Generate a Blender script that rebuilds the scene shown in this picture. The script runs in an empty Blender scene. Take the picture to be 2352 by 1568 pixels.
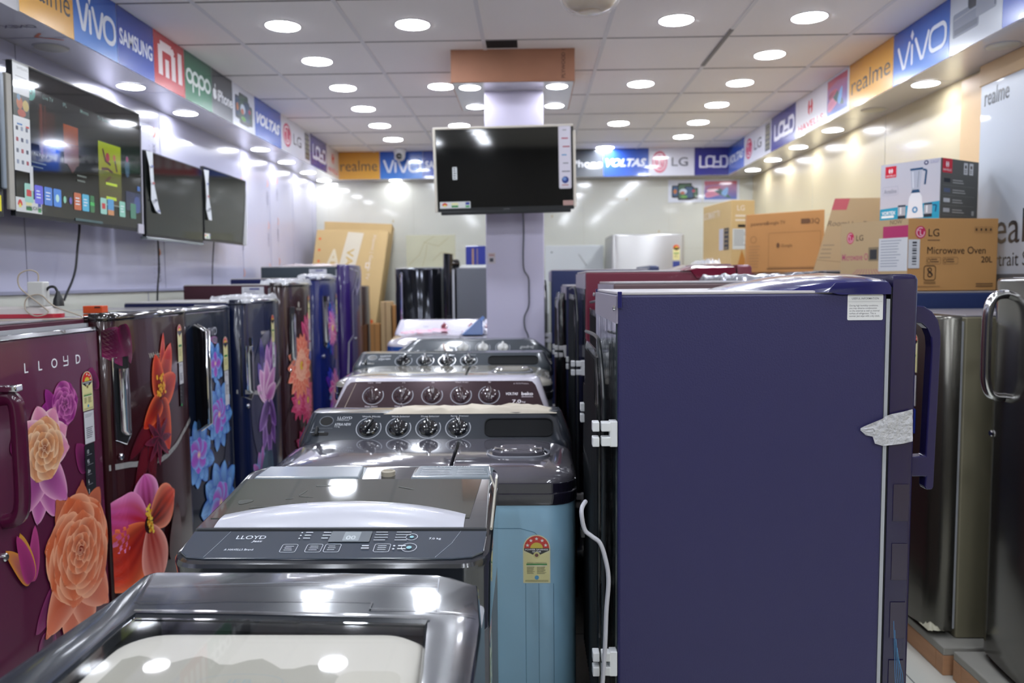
import bpy, bmesh, math, random
from mathutils import Matrix, Vector, noise
random.seed(7)
SC = bpy.context.scene
COL = SC.collection

# ---------------------------------------------------------------- camera, world, exposure
HC = 1.36
cam_d = bpy.data.cameras.new('camera'); cam = bpy.data.objects.new('camera', cam_d); COL.objects.link(cam)
_yaw, _pitch, _roll = .0239, .0756, .0090
cy, sy, cp, sp, cr, sr = math.cos(_yaw), math.sin(_yaw), math.cos(_pitch), math.sin(_pitch), math.cos(_roll), math.sin(_roll)
_r = Vector((cy, sy, 0)); _f = Vector((-cp*sy, cp*cy, -sp)); _u = Vector((-sp*sy, sp*cy, cp))
_R = cr*_r - sr*_u; _U = sr*_r + cr*_u
cam.matrix_world = Matrix(((_R.x, _U.x, -_f.x, 0), (_R.y, _U.y, -_f.y, 0), (_R.z, _U.z, -_f.z, HC), (0, 0, 0, 1)))
cam_d.sensor_width = 36; cam_d.lens = 36*1839.52/2352; cam_d.clip_start = .02
cam_d.dof.use_dof = True; cam_d.dof.focus_distance = 1.62; cam_d.dof.aperture_fstop = 4.0
SC.camera = cam
w = bpy.data.worlds.new('world'); SC.world = w; w.use_nodes = True
w.node_tree.nodes['Background'].inputs[0].default_value = (.75, .85, 1, 1)
w.node_tree.nodes['Background'].inputs[1].default_value = .25
SC.view_settings.view_transform = 'Standard'; SC.view_settings.look = 'None'
SC.view_settings.gamma = 1; SC.view_settings.use_curve_mapping = False
SC.view_settings.exposure = 1.0
SC.cycles.use_denoising = True
SC.cycles.max_bounces = 8; SC.cycles.transparent_max_bounces = 12
SC.cycles.caustics_reflective = False; SC.cycles.sample_clamp_indirect = 6
LAMP = 46.0

# ---------------------------------------------------------------- materials
def s2l(c):
    return tuple(((x/12.92) if x <= .04045 else ((x+.055)/1.055)**2.4) for x in c)
def H(h):
    h = h.lstrip('#'); return s2l(tuple(int(h[i:i+2], 16)/255 for i in (0, 2, 4)))
_mats = {}
def mat(name, col='#808080', rough=.5, metal=0., coat=0., coat_rough=.05, spec=.5, emit=0., alpha=1., noise=None, bump=None, attr=False, aniso=0.):
    if name in _mats: return _mats[name]
    m = bpy.data.materials.new(name); m.use_nodes = True
    nt = m.node_tree; b = nt.nodes['Principled BSDF']
    c = (H(col) if isinstance(col, str) else col) + (1,)
    b.inputs['Base Color'].default_value = c
    b.inputs['Roughness'].default_value = rough; b.inputs['Metallic'].default_value = metal
    b.inputs['Coat Weight'].default_value = coat; b.inputs['Coat Roughness'].default_value = coat_rough
    b.inputs['Specular IOR Level'].default_value = spec; b.inputs['Alpha'].default_value = alpha
    tc = nt.nodes.new('ShaderNodeTexCoord')
    if attr:
        a = nt.nodes.new('ShaderNodeVertexColor'); a.layer_name = 'Col'
        nt.links.new(a.outputs[0], b.inputs['Base Color'])
        if emit:
            nt.links.new(a.outputs[0], b.inputs['Emission Color']); b.inputs['Emission Strength'].default_value = emit
    elif emit:
        b.inputs['Emission Color'].default_value = c; b.inputs['Emission Strength'].default_value = emit
    if noise:   # (scale, amount, stretch xyz) soft variation of the colour: dust and wear
        sc_, amt, st = noise
        mp = nt.nodes.new('ShaderNodeMapping'); mp.inputs['Scale'].default_value = st
        n = nt.nodes.new('ShaderNodeTexNoise'); n.inputs['Scale'].default_value = sc_; n.inputs['Detail'].default_value = 5
        r = nt.nodes.new('ShaderNodeMix'); r.data_type = 'RGBA'
        r.inputs[6].default_value = tuple(x*(1-amt) for x in c[:3])+(1,); r.inputs[7].default_value = tuple(min(1, x*(1+amt)) for x in c[:3])+(1,)
        nt.links.new(tc.outputs['Object'], mp.inputs[0]); nt.links.new(mp.outputs[0], n.inputs[0])
        nt.links.new(n.outputs[0], r.inputs[0]); nt.links.new(r.outputs[2], b.inputs['Base Color'])
    if bump:    # (scale, strength, distance, stretch)
        mp = nt.nodes.new('ShaderNodeMapping'); mp.inputs['Scale'].default_value = bump[3]
        n = nt.nodes.new('ShaderNodeTexNoise'); n.inputs['Scale'].default_value = bump[0]; n.inputs['Detail'].default_value = 3
        bp = nt.nodes.new('ShaderNodeBump'); bp.inputs['Strength'].default_value = bump[1]; bp.inputs['Distance'].default_value = bump[2]
        nt.links.new(tc.outputs['Object'], mp.inputs[0]); nt.links.new(mp.outputs[0], n.inputs[0])
        nt.links.new(n.outputs[0], bp.inputs['Height']); nt.links.new(bp.outputs[0], b.inputs['Normal'])
    _mats[name] = m
    return m
def glass(name, tint='#e8f0f0', rough=.03, base=.06):
    if name in _mats: return _mats[name]
    m = bpy.data.materials.new(name); m.use_nodes = True; nt = m.node_tree; nt.nodes.clear()
    o = nt.nodes.new('ShaderNodeOutputMaterial'); mx = nt.nodes.new('ShaderNodeMixShader')
    t = nt.nodes.new('ShaderNodeBsdfTransparent'); t.inputs[0].default_value = H(tint)+(1,)
    g = nt.nodes.new('ShaderNodeBsdfGlossy'); g.inputs['Roughness'].default_value = rough
    lw = nt.nodes.new('ShaderNodeLayerWeight'); f = nt.nodes.new('ShaderNodeMath'); f.operation = 'POWER'; f.inputs[1].default_value = 5
    nt.links.new(lw.outputs['Facing'], f.inputs[0])
    a = nt.nodes.new('ShaderNodeMath'); a.operation = 'ADD'; a.inputs[1].default_value = base
    nt.links.new(f.outputs[0], a.inputs[0]); nt.links.new(a.outputs[0], mx.inputs[0])
    nt.links.new(t.outputs[0], mx.inputs[1]); nt.links.new(g.outputs[0], mx.inputs[2]); nt.links.new(mx.outputs[0], o.inputs[0])
    _mats[name] = m; return m

PRINT = lambda: mat('print_gloss', '#ffffff', .25, coat=.6, attr=True)
PRINTM = lambda: mat('print_matt', '#ffffff', .55, spec=.3, attr=True)
SCREEN = lambda: mat('lit_screen', '#ffffff', .1, coat=1, attr=True, emit=.13)
CHROME = lambda: mat('chrome', '#d8dadd', .08, metal=1)
FILM = lambda: mat('plastic_film', '#e4e6ea', .12, spec=.8, alpha=.42)

# ---------------------------------------------------------------- mesh builder
class MB:
    def __init__(s): s.v = []; s.f = []; s.m = []; s.c = []; s.M = Matrix()
    def add(s, vs, fs, mi=0, col=(1, 1, 1)):
        o = len(s.v); n = len(vs)
        s.v += [tuple(s.M @ Vector(v)) for v in vs]
        s.f += [tuple(i+o for i in f) for f in fs]; s.m += [mi]*len(fs)
        s.c += (list(col) if isinstance(col, list) else [col]*n)
        return s
    def box(s, x0, x1, y0, y1, z0, z1, mi=0, col=(1, 1, 1)):
        v = [(x, y, z) for z in (z0, z1) for y in (y0, y1) for x in (x0, x1)]
        return s.add(v, [(0, 2, 3, 1), (4, 5, 7, 6), (0, 1, 5, 4), (2, 6, 7, 3), (0, 4, 6, 2), (1, 3, 7, 5)], mi, col)
    def loft(s, rings, mi=0, cap0=True, cap1=True, closed=True, col=(1, 1, 1)):
        n = len(rings[0]); v = [p for r in rings for p in r]; f = []
        for k in range(len(rings)-1):
            for i in range(n if closed else n-1):
                j = (i+1) % n; f.append((k*n+i, k*n+j, (k+1)*n+j, (k+1)*n+i))
        if cap0: f.append(tuple(range(n))[::-1])
        if cap1: f.append(tuple((len(rings)-1)*n+i for i in range(n)))
        return s.add(v, f, mi, col)
    def tube(s, pts, r, n=8, mi=0, smooth=True, closed=False, col=(1, 1, 1), flat=1.):
        P = [Vector(p) for p in pts]
        if smooth: P = crom(P, 6, closed)
        rings = []; up = None
        for i, p in enumerate(P):
            if closed: t = P[(i+1) % len(P)]-P[i-1]
            else: t = P[min(i+1, len(P)-1)]-P[max(i-1, 0)]
            t.normalize()
            if up is None:
                up = Vector((0, 0, 1)) if abs(t.z) < .9 else Vector((1, 0, 0))
            up = (up - up.dot(t)*t)
            if up.length < 1e-5: up = t.orthogonal()
            up.normalize(); sd = t.cross(up)
            rings.append([p+up*r*math.sin(a)*flat+sd*r*math.cos(a) for a in [2*math.pi*k/n for k in range(n)]])
        if closed: rings.append(rings[0]); return s.loft(rings, mi, False, False, col=col)
        return s.loft(rings, mi, col=col)
    def lathe(s, prof, c=(0, 0, 0), n=32, mi=0, axis='z', col=(1, 1, 1)):
        rings = []
        for r, h in prof:
            rg = []
            for k in range(n):
                a = 2*math.pi*k/n; x, y = r*math.cos(a), r*math.sin(a)
                rg.append({'z': (c[0]+x, c[1]+y, c[2]+h), 'y': (c[0]+x, c[1]+h, c[2]+y), 'x': (c[0]+h, c[1]+x, c[2]+y)}[axis])
            rings.append(rg)
        return s.loft(rings, mi, col=col)
    def plate(s, pts, z0, z1, mi=0, ch=.0):       # pts (x,y) outline extruded z0..z1, fn may tilt it
        rs = [[(x, y, z0) for x, y in pts], [(x, y, z1-ch) for x, y in pts]]
        if ch: rs.append([(x, y, z1) for x, y in inset(pts, ch)])
        return s.loft(rs, mi)
    def build(s, name, mats, parent=None, bevel=0., smooth=True, ang=38, kind=None):
        me = bpy.data.meshes.new(name); me.from_pydata(s.v, [], s.f)
        if not isinstance(mats, (list, tuple)): mats = [mats]
        for m in mats: me.materials.append(m)
        if len(mats) > 1: me.polygons.foreach_set('material_index', s.m)
        if any(c != (1, 1, 1) for c in s.c):
            a = me.color_attributes.new('Col', 'FLOAT_COLOR', 'POINT')
            a.data.foreach_set('color', [x for c in s.c for x in (c[0], c[1], c[2], 1)])
        me.update()
        if not s.flat_like():
            bm = bmesh.new(); bm.from_mesh(me); bmesh.ops.recalc_face_normals(bm, faces=bm.faces); bm.to_mesh(me); bm.free()
        if smooth:
            me.polygons.foreach_set('use_smooth', [True]*len(me.polygons)); me.set_sharp_from_angle(angle=math.radians(ang))
        o = bpy.data.objects.new(name, me); COL.objects.link(o)
        if parent: o.parent = parent
        if bevel:
            b = o.modifiers.new('bevel', 'BEVEL'); b.width = bevel; b.segments = 2; b.limit_method = 'ANGLE'; b.angle_limit = math.radians(40)
        if kind: o['kind'] = kind
        return o
    def flat_like(s): return getattr(s, 'decal', False)

def crom(P, k=6, closed=False):
    out = []; n = len(P)
    for i in range(n if closed else n-1):
        p0 = P[i-1] if (i or closed) else P[0]; p1 = P[i]; p2 = P[(i+1) % n]; p3 = P[(i+2) % n] if (closed or i+2 < n) else P[-1]
        for j in range(k):
            t = j/k
            out.append(.5*((2*p1)+(p2-p0)*t+(2*p0-5*p1+4*p2-p3)*t*t+(3*p1-p0-3*p2+p3)*t*t*t))
    if not closed: out.append(P[-1].copy())
    return out
def rr(x0, x1, y0, y1, r, n=6):
    if not isinstance(r, (list, tuple)): r = [min(r, abs(x1-x0)*.499, abs(y1-y0)*.499)]*4
    out = []
    for (cx, cy_, a0, q) in ((x1, y1, 0, r[2]), (x0, y1, 90, r[3]), (x0, y0, 180, r[0]), (x1, y0, 270, r[1])):
        q = max(q, 1e-4); sx = -1 if cx == x1 else 1; s_y = -1 if cy_ == y1 else 1
        for k in range(n+1):
            a = math.radians(a0+90*k/n); out.append((cx+sx*q+q*math.cos(a), cy_+s_y*q+q*math.sin(a)))
    return out
def inset(pts, d):
    cx = (min(p[0] for p in pts)+max(p[0] for p in pts))/2; cy_ = (min(p[1] for p in pts)+max(p[1] for p in pts))/2
    hx = max(p[0] for p in pts)-cx; hy = max(p[1] for p in pts)-cy_
    return [(cx+(x-cx)*(1-d/hx), cy_+(y-cy_)*(1-d/hy)) for x, y in pts]
def R3(x0, x1, y0, y1, r, z, n=6, slope=0., yr=0.):
    return [(x, y, z+slope*(y-yr)) for x, y in rr(x0, x1, y0, y1, r, n)]

def tag(o, label, cat, group=None, kind=None):
    o['label'] = label; o['category'] = cat
    if group: o['group'] = group
    if kind: o['kind'] = kind
    return o
def empty(name, loc=(0, 0, 0), rz=0., label=None, cat=None, group=None):
    o = bpy.data.objects.new(name, None); COL.objects.link(o); o.empty_display_size = .1
    o.location = loc; o.rotation_euler = (0, 0, math.radians(rz))
    if label: tag(o, label, cat, group)
    return o
def copy_tree(o, parent=None):
    c = o.copy(); COL.objects.link(c); c.parent = parent
    for ch in list(o.children): copy_tree(ch, c)
    return c

# ---------------------------------------------------------------- text and print decals
_tg = {}
def text_geo(s, bold=0., shear=0.):
    k = (s, bold, shear)
    if k not in _tg:
        cu = bpy.data.curves.new('t', 'FONT'); cu.body = s; cu.size = 1; cu.offset = bold; cu.shear = shear; cu.resolution_u = 3
        ob = bpy.data.objects.new('t', cu); me = bpy.data.meshes.new_from_object(ob)
        vs = [(v.co.x, v.co.y) for v in me.vertices]; fs = [tuple(p.vertices) for p in me.polygons]
        bpy.data.objects.remove(ob); bpy.data.curves.remove(cu); bpy.data.meshes.remove(me)
        _tg[k] = (vs, fs)
    return _tg[k]

class D:
    """flat printing on a surface: fn(a, b, h) -> point, layers stacked a hair apart"""
    def __init__(s, fn, h=.0006, dh=.00003, clip=None):
        s.fn = fn; s.h = h; s.dh = dh; s.mb = MB(); s.mb.decal = True; s.clip = clip
    def put(s, pts, faces, col):
        if s.clip:
            a0, a1, b0, b1 = s.clip; pts = [(min(max(p[0], a0), a1), min(max(p[1], b0), b1)) for p in pts]
        s.h += s.dh
        s.mb.add([s.fn(p[0], p[1], s.h) for p in pts], faces, 0, col)
    def poly(s, pts, col): s.put(pts, [tuple(range(len(pts)))], col)
    def rect(s, x0, x1, y0, y1, col, col2=None, nx=1):
        pts = []; f = []; cs = []
        for i in range(nx+1):
            x = x0+(x1-x0)*i/nx; pts += [(x, y0), (x, y1)]; cs += [col, col2 or col]
            if i: f.append((2*i-2, 2*i, 2*i+1, 2*i-1))
        s.put(pts, f, cs)
    def rrect(s, x0, x1, y0, y1, r, col): s.poly(rr(x0, x1, y0, y1, r, 4), col)
    def disc(s, x, y, rx, ry, col, n=24, a0=0, a1=360, col2=None):
        full = a1-a0 >= 360
        pts = [(x, y)]+[(x+rx*math.cos(math.radians(a0+(a1-a0)*k/n)), y+ry*math.sin(math.radians(a0+(a1-a0)*k/n))) for k in range(n if full else n+1)]
        m = len(pts)-1
        f = [(0, k, k % m+1) for k in range(1, m+1)] if full else [(0, k, k+1) for k in range(1, m)]
        s.put(pts, f, [col2 or col]+[col]*m if col2 else col)
    def ring(s, x, y, rx, ry, w, col, a0=0, a1=360, n=28):
        pts = []; f = []
        for k in range(n+1):
            a = math.radians(a0+(a1-a0)*k/n)
            pts += [(x+rx*math.cos(a), y+ry*math.sin(a)), (x+(rx-w)*math.cos(a), y+(ry-w)*math.sin(a))]
            if k: f.append((2*k-2, 2*k, 2*k+1, 2*k-1))
        s.put(pts, f, col)
    def line(s, P, w, col, caps=True):
        for i in range(len(P)-1):
            (x0, y0), (x1, y1) = P[i], P[i+1]; L = math.hypot(x1-x0, y1-y0) or 1e-6
            nx, ny = -(y1-y0)/L*w/2, (x1-x0)/L*w/2
            s.put([(x0+nx, y0+ny), (x0-nx, y0-ny), (x1-nx, y1-ny), (x1+nx, y1+ny)], [(0, 1, 2, 3)], col); s.h -= s.dh*.65
        if caps:
            for x, y in P: s.disc(x, y, w/2, w/2, col, 10); s.h -= s.dh*.65
    def text(s, t, x, y, size, col, bold=0., shear=0., align='l', xs=1., rot=0):
        vs, fs = text_geo(t, bold, shear)
        if not vs: return
        wd = max(v[0] for v in vs)*size*xs
        ox = -wd/2 if align == 'c' else (-wd if align == 'r' else 0)
        c_, s_ = math.cos(math.radians(rot)), math.sin(math.radians(rot))
        s.put([(x+(v[0]*size*xs+ox)*c_-v[1]*size*s_, y+(v[0]*size*xs+ox)*s_+v[1]*size*c_) for v in vs], fs, col)
    def fit(s, t, x0, x1, y, hgt, col, bold=0., shear=0.):
        vs, fs = text_geo(t, bold, shear); a = min(v[0] for v in vs); b = max(v[0] for v in vs)
        c = min(v[1] for v in vs); d = max(v[1] for v in vs)
        s.put([(x0+(v[0]-a)/(b-a)*(x1-x0), y+(v[1]-c)/(d-c)*hgt) for v in vs], fs, col)
    def lines(s, x0, x1, y1, n, dy, w, col, rnd=.3):   # unreadable small print
        for k in range(n):
            s.rect(x0, x1-(x1-x0)*rnd*random.random(), y1-k*dy, y1-k*dy-w, col); s.h -= s.dh
        s.h += s.dh
    def build(s, name, parent, m=None): return s.mb.build(name, m or PRINT(), parent, smooth=False)
    # petals
    def petal(s, x, y, ang, L, W, c0, c1, ce=None, shape=.55, bend=0., streak=.0, nt=15, ns=12, wave=0., tip=.52):
        ce = ce or c1; a = math.radians(ang); ux, uy = math.cos(a), math.sin(a); vx, vy = -uy, ux
        pts = []; cs = []; f = []
        ph = random.random()*6
        for i in range(nt+1):
            t = (1-math.cos(math.pi*i/nt))/2
            wd = W*.5*(max(0, math.sin(math.pi*min(1, t**shape)))**tip if 0 < t < 1 else .01)
            for j in range(ns+1):
                q = -1+2*j/ns
                tt = t*L*(1-(.10 if tip > .58 else .03)*q*q)
                b_ = bend*t*t*L+q*wd
                if wave and t > .6: tt += wave*L*math.sin(q*7+ph)*.5*(t-.6)/.4
                pts.append((x+ux*tt+vx*b_, y+uy*tt+vy*b_))
                e = abs(q)**3; k = max(0, min(1, t**1.8+streak*math.sin(q*15+ph)))
                c = tuple((c0[n]*(1-k)+c1[n]*k)*(1-e)+ce[n]*e for n in range(3))
                cs.append(tuple(max(0, v) for v in c))
                if i and j: f.append(((i-1)*(ns+1)+j-1, (i-1)*(ns+1)+j, i*(ns+1)+j, i*(ns+1)+j-1))
        s.put(pts, f, cs)
    def rose(s, x, y, R, dark, mid, light, core, layers=5, rot=0., squash=1.):
        for k in range(layers):
            rad = R*(1-k/(layers+.35)); n = 7 if k < 2 else 5
            for i in range(n):
                a = rot+360*i/n+k*37+random.uniform(-8, 8); ar = math.radians(a)
                t = k/(layers-1)
                m_ = tuple(mid[q]*(1-t)+core[q]*t for q in range(3))
                s.petal(x+math.cos(ar)*rad*.06, y+math.sin(ar)*rad*.06*squash, a, rad*random.uniform(.9, 1.02), rad*1.25, tuple(v*.55 for v in dark), m_, light, shape=1.2, streak=.05, wave=.06)
        s.disc(x, y, R*.10, R*.10, tuple(v*.6 for v in dark), 14)
        for k in range(3): s.ring(x, y, R*(.10-.028*k), R*(.10-.028*k), R*.012, light, 40+k*80, 300+k*80, 14)
    def lotus(s, x, y, R, outer, inner, core, rot=90., n=9, spread=360):
        for k, (rr_, cnt) in enumerate(((1., n), (.78, n-1), (.55, n-3))):
            for i in range(cnt):
                a = rot-spread/2+spread*(i+.5*(k % 2))/(cnt if spread >= 360 else cnt-1)
                s.petal(x, y, a, R*rr_*random.uniform(.80, 1.05), R*.52, tuple(v*.75 for v in core) if k > 1 else tuple(v*.45 for v in outer), inner if k < 2 else core, tuple(v*.75 for v in outer) if k < 2 else inner, shape=1.0, streak=.12, tip=.5)
        s.disc(x, y, R*.12, R*.12, core, 12, col2=(.9, .75, .3))

# placement helpers: a reading of the photograph turned into a point of the room at a stated depth
def at(px, py, Y):
    a = px-1176; b = 784-py
    q, p_ = cr*a+sr*b, -sr*a+cr*b
    v = _r*(q/1839.52)+_f+_u*(p_/1839.52)
    v *= Y/v.y
    return Vector((v.x, v.y, v.z+HC))
def onX(px, py, X):
    v = at(px, py, 1.); v.z -= HC; v *= X/v.x; v.z += HC; return v

# ================================================================ ROOM
C, S, BK = 2.551, 2.303, 7.60
XL, XR, FL, FR, FB = -2.02, 2.075, -1.765, 1.815, 7.435
YF = -2.4
m_ceil = mat('ceiling_tile', '#efebe8', .75, noise=(1.2, .06, (1, 1, 1)))
m_tbar = mat('ceiling_bar', '#dcdbdc', .5)
m_gap = mat('dark_gap', '#4a4a50', .8)
m_soff = mat('soffit_board', '#c9c8cc', .18, coat=.5, coat_rough=.12, noise=(2, .05, (1, 1, 1)))
m_pvc = mat('lavender_pvc', '#b6b6cc', .25, coat=.4, coat_rough=.06, noise=(1.5, .03, (1, 1, .3)))
m_seam = mat('pvc_seam', '#8f90a4', .4)
m_marble = mat('pale_marble', '#cccdc2', .12, coat=.8, coat_rough=.06, noise=(2.2, .05, (1, 1, 1.6)))
m_cream = mat('cream_tile', '#ccbf9a', .3, coat=.22, coat_rough=.1, noise=(1.4, .04, (1, 1, 1)))
m_creamp = mat('cream_paint', '#d9b98c', .5, noise=(3, .1, (1, 1, 1)))
m_floor = mat('floor_tile', '#cccdc4', .2, coat=.4, noise=(3, .06, (1, 1, 1)))
m_pill = mat('pillar_laminate', '#c9c4da', .3, coat=.3, coat_rough=.15)
m_front = mat('front_wall', '#4a4640', .5)
m_joint = mat('tile_joint', '#b9b7a8', .6)

mb = MB(); mb.box(XL-.3, XR+.3, YF, BK+.1, -.1, 0)
x = XL-.3
for k in range(1, 8): mb.box(XL-.3+.6*k-.002, XL-.3+.6*k+.002, YF, BK, 0, .0006, 1)
for k in range(1, 17): mb.box(XL-.3, XR+.3, YF+.6*k-.002, YF+.6*k+.002, 0, .0006, 1)
mb.build('floor', [m_floor, m_gap], smooth=False, kind='structure')
mb = MB(); mb.box(XL-.1, XR+.1, YF, BK+.1, C, C+.08)
mb.build('ceiling', m_ceil, smooth=False, kind='structure')
ceil = bpy.data.objects['ceiling']
X0, Z0 = -.226, 3.468
mb = MB()
for k in range(-3, 4): mb.box(X0+.6*k-.010, X0+.6*k+.010, YF, BK, C-.004, C+.001)
mb.build('ceiling_bar', m_tbar, ceil, smooth=False)
mb = MB()
for k in range(-9, 7): mb.box(XL, XR, Z0+.6*k-.004, Z0+.6*k+.004, C-.0025, C+.001)
mb.box(X0+1.2-.014, X0+1.2+.006, 3.95, 4.6, C-.006, C)
mb.build('ceiling_joint', mat('joint_grey', '#8b8886', .7), ceil, smooth=False)
# left wall: glossy PVC boards above a marble dado
mb = MB(); mb.box(XL-.1, XL, YF, BK, 1.33, C)
mb.box(XL-.1, XL-.004, YF, BK, 0, 1.33, 2); mb.box(XL-.004, XL+.006, YF, BK, 1.322, 1.336, 1)
yy = -1.70
while yy < BK:
    mb.box(XL-.002, XL+.0015, yy-.002, yy+.002, 1.336, S, 1); yy += .61 if yy > 5 else 1.22
for yy in (-1., .3, 1.6, 2.9, 4.2, 5.5, 6.8): mb.box(XL-.006, XL-.002, yy-.002, yy+.002, 0, 1.32, 1)
wl = mb.build('wall_left', [m_pvc, m_seam, m_marble], smooth=False, kind='structure')
d = D(lambda a, b, h: (XL+h+.001, a, b))
for yy, zs in ((4.33, 2.2), (5.62, 2.1), (6.18, 2.15), (6.42, 2.2)):
    for k in range(5):
        zz = zs-.32*k
        if zz < 1.4: break
        d.line([(yy, zz), (yy+.02, zz-.03), (yy-.005, zz-.055)], .008, H('#e08848'), False)
        d.text('ONEX', yy+.012, zz-.19, .045, H('#70707c'), .01, 0, 'l', .8, rot=90)
for yy in (4.27, 5.56): 
    for k in range(40): d.rect(yy-.003, yy+.003, 2.28-.024*k, 2.288-.024*k, H('#8a8a9a'))
d.build('film_print', wl, PRINTM())
mb = MB(); mb.box(XR, XR+.1, YF, BK, 0, C)
for yy in (-1.2, 0, 1.2, 2.4, 3.6, 4.8, 6.0, 7.2): mb.box(XR-.0012, XR+.001, yy-.0015, yy+.0015, 0, S, 1)
for zz in (.6, 1.2, 1.8): mb.box(XR-.0012, XR+.001, YF, BK, zz-.0015, zz+.0015, 1)
mb.build('wall_right', [m_cream, m_joint], smooth=False, kind='structure')
mb = MB(); mb.box(XL-.1, XR+.1, BK, BK+.1, 0, C)
for k in range(-2, 4): mb.box(k*.8-.3-.0015, k*.8-.3+.0015, BK-.0015, BK+.001, 0, S, 1)
for zz in (.45, 1.05, 1.65): mb.box(XL, XR, BK-.0015, BK+.001, zz-.0015, zz+.0015, 1)
for x_, z_ in ((-1.3, 1.92), (-.75, 2.02), (.9, 2.1), (.2, 1.95), (1.2, 1.8)): mb.box(x_, x_+.012, BK-.002, BK, z_, z_+.02, 2)
mb.build('wall_back', [m_marble, m_joint, mat('old_glue', '#b3a070', .7)], smooth=False, kind='structure')
mb = MB(); mb.box(XL-.1, XR+.1, YF-.1, YF, 0, C); mb.build('wall_front', m_front, smooth=False, kind='structure')
# dropped bulkheads that carry the signs
for n_, b_ in enumerate(((XL, FL, YF, BK), (FR, XR, YF, BK), (FL, FR, FB, BK))):
    mb = MB(); mb.box(b_[0], b_[1], b_[2], b_[3], S, C)
    if n_ < 2:
        k = 2.2
        while k < 7.4: mb.box(b_[0], b_[1], k, k+.003, S-.0008, S+.001, 1); k += .9
    o = mb.build('trim_%d' % (n_+1), [m_soff, m_seam], smooth=False, kind='structure')
    if n_ == 0:
        d = D(lambda a, b, h: (a, b, S-h))
        d.text('ONEX', -1.80, 2.98, .05, H('#6c6878'), .01, 0, 'l', .9, rot=180); d.line([(-1.84, 3.05), (-1.88, 3.09), (-1.80, 3.13)], .012, H('#d8866a'))
        d.build('film_print', o, PRINTM())
# right pillar strip and the yellowed beam under the bulkhead
mb = MB(); mb.box(2.045, XR, 3.74, 3.92, 0, S-.02); mb.box(2.03, XR, YF, 3.74, 2.21, S)
mb.build('trim_4', m_creamp, smooth=False, bevel=.004, kind='structure')
# pillar in the middle, boxed at the top
mb = MB(); mb.box(-.244, .075, 4.42, 4.72, 0, 2.386)
pil = mb.build('wall_pillar', m_pill, smooth=False, bevel=.006, kind='structure')
mb = MB(); mb.box(-.405, .235, 4.228, 4.92, 2.386, C); mb.box(-.400, .230, 4.235, 4.915, 2.384, 2.3865, 1)
bx = mb.build('trim_5', [mat('brown_board', '#a9775c', .65, noise=(9, .12, (1, 1, 1))), m_soff], smooth=False, kind='structure')
d = D(lambda a, b, h: (a, 4.228-h, b))
d.text('PLYWOOD 16', .185, 2.40, .026, H('#5a4038'), .01, rot=90); d.build('stencil', bx, PRINTM())
d = D(lambda a, b, h: (a, b, 2.384-h))
d.text('ONEX', -.18, 4.33, .03, H('#7a7888'), .01, rot=0); d.text('ONEX', .03, 4.33, .04, H('#7a7888'), .012); d.build('film_print', bx, PRINTM())
# flat black plate painted as the dark inside a ceiling opening above the pillar
mb = MB(); mb.box(-.225, -.058, 4.075, 4.2, C-.003, C+.001); mb.build('trim_6', mat('void_black', '#141416', .9), smooth=False, kind='structure')

# ================================================================ LIGHTS
m_lamp = mat('lamp_on', '#eef4ff', .5, emit=LAMP)
m_lamp2 = mat('lamp_on_small', '#f4f6ff', .5, emit=LAMP*.45)
m_off = mat('lamp_off', '#c8c6b8', .35)
m_ringm = mat('lamp_ring', '#b8b8bc', .5)
def make_light(r, on=True):
    t = empty('ceiling_light')
    mb = MB(); mb.lathe([(r+.005, 0), (r+.005, -.0015), (r+.001, -.003), (r, -.002), (r, 0)], n=40); mb.build('trim_ring', m_ringm, t)
    mb = MB(); mb.lathe([(r*.985, -.0005), (r*.985, -.003), (r*.96, -.004)], n=40); mb.build('diffuser', (m_lamp if r > .07 else m_lamp2) if on else m_off, t)
    return t
_pl = {}
def light(x, y, z, r, on, label, group):
    k = (r, on)
    if k not in _pl: o = _pl[k] = make_light(r, on)
    else: o = copy_tree(_pl[k])
    o.location = (x, y, z); tag(o, label, 'ceiling light', group)
ORD = ['first', 'second', 'third', 'fourth', 'fifth', 'sixth', 'seventh', 'eighth']
for rowx, ys, nm in ((-1.144, [3.8+.6*k for k in range(6)], 'leftmost row of the tiled ceiling'),
                     (-.54, [3.81, 5.0, 6.24], 'second row from left on the tiled ceiling'),
                     (.68, [3.81, 5.01, 6.24, 7.36], 'second row from right on the tiled ceiling'),
                     (1.285, [3.8+.61*k for k in range(6)], 'rightmost row of the tiled ceiling')):
    for i, y_ in enumerate(ys):
        light(rowx, y_, C, .078, True, 'round lit downlight, %s nearest in the %s' % (ORD[i], nm), 'downlights in the tiled ceiling')
for rowx in (-1.144, -.54, .68, 1.285):
    for y_ in (2.6, 1.4, .2, -.4, -1.0, -1.6): light(rowx, y_, C, .078, True, 'round lit downlight in the tiled ceiling overhead, nearer than the picture shows', 'downlights overhead')
for i, (y_, on) in enumerate(((3.23, 0), (3.87, 1), (4.48, 1), (5.71, 1), (6.32, 1), (6.93, 1), (7.46, 1))):
    light(-1.905, y_, S, .062, on, '%s round downlight, %s nearest under the left bulkhead' % ('lit' if on else 'unlit', ORD[i]), 'downlights under the left bulkhead')
for i, (y_, on) in enumerate(((3.41, 0), (4.05, 1), (4.65, 0), (5.26, 1), (5.92, 1), (6.53, 1), (7.11, 1))):
    light(1.94, y_, S, .062, on, '%s round downlight, %s nearest under the right bulkhead' % ('lit' if on else 'unlit', ORD[i]), 'downlights under the right bulkhead')
light(-1.25, 7.515, S, .055, True, 'lit round downlight under the back bulkhead below the left vivo sign', 'downlights under the back bulkhead')
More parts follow.
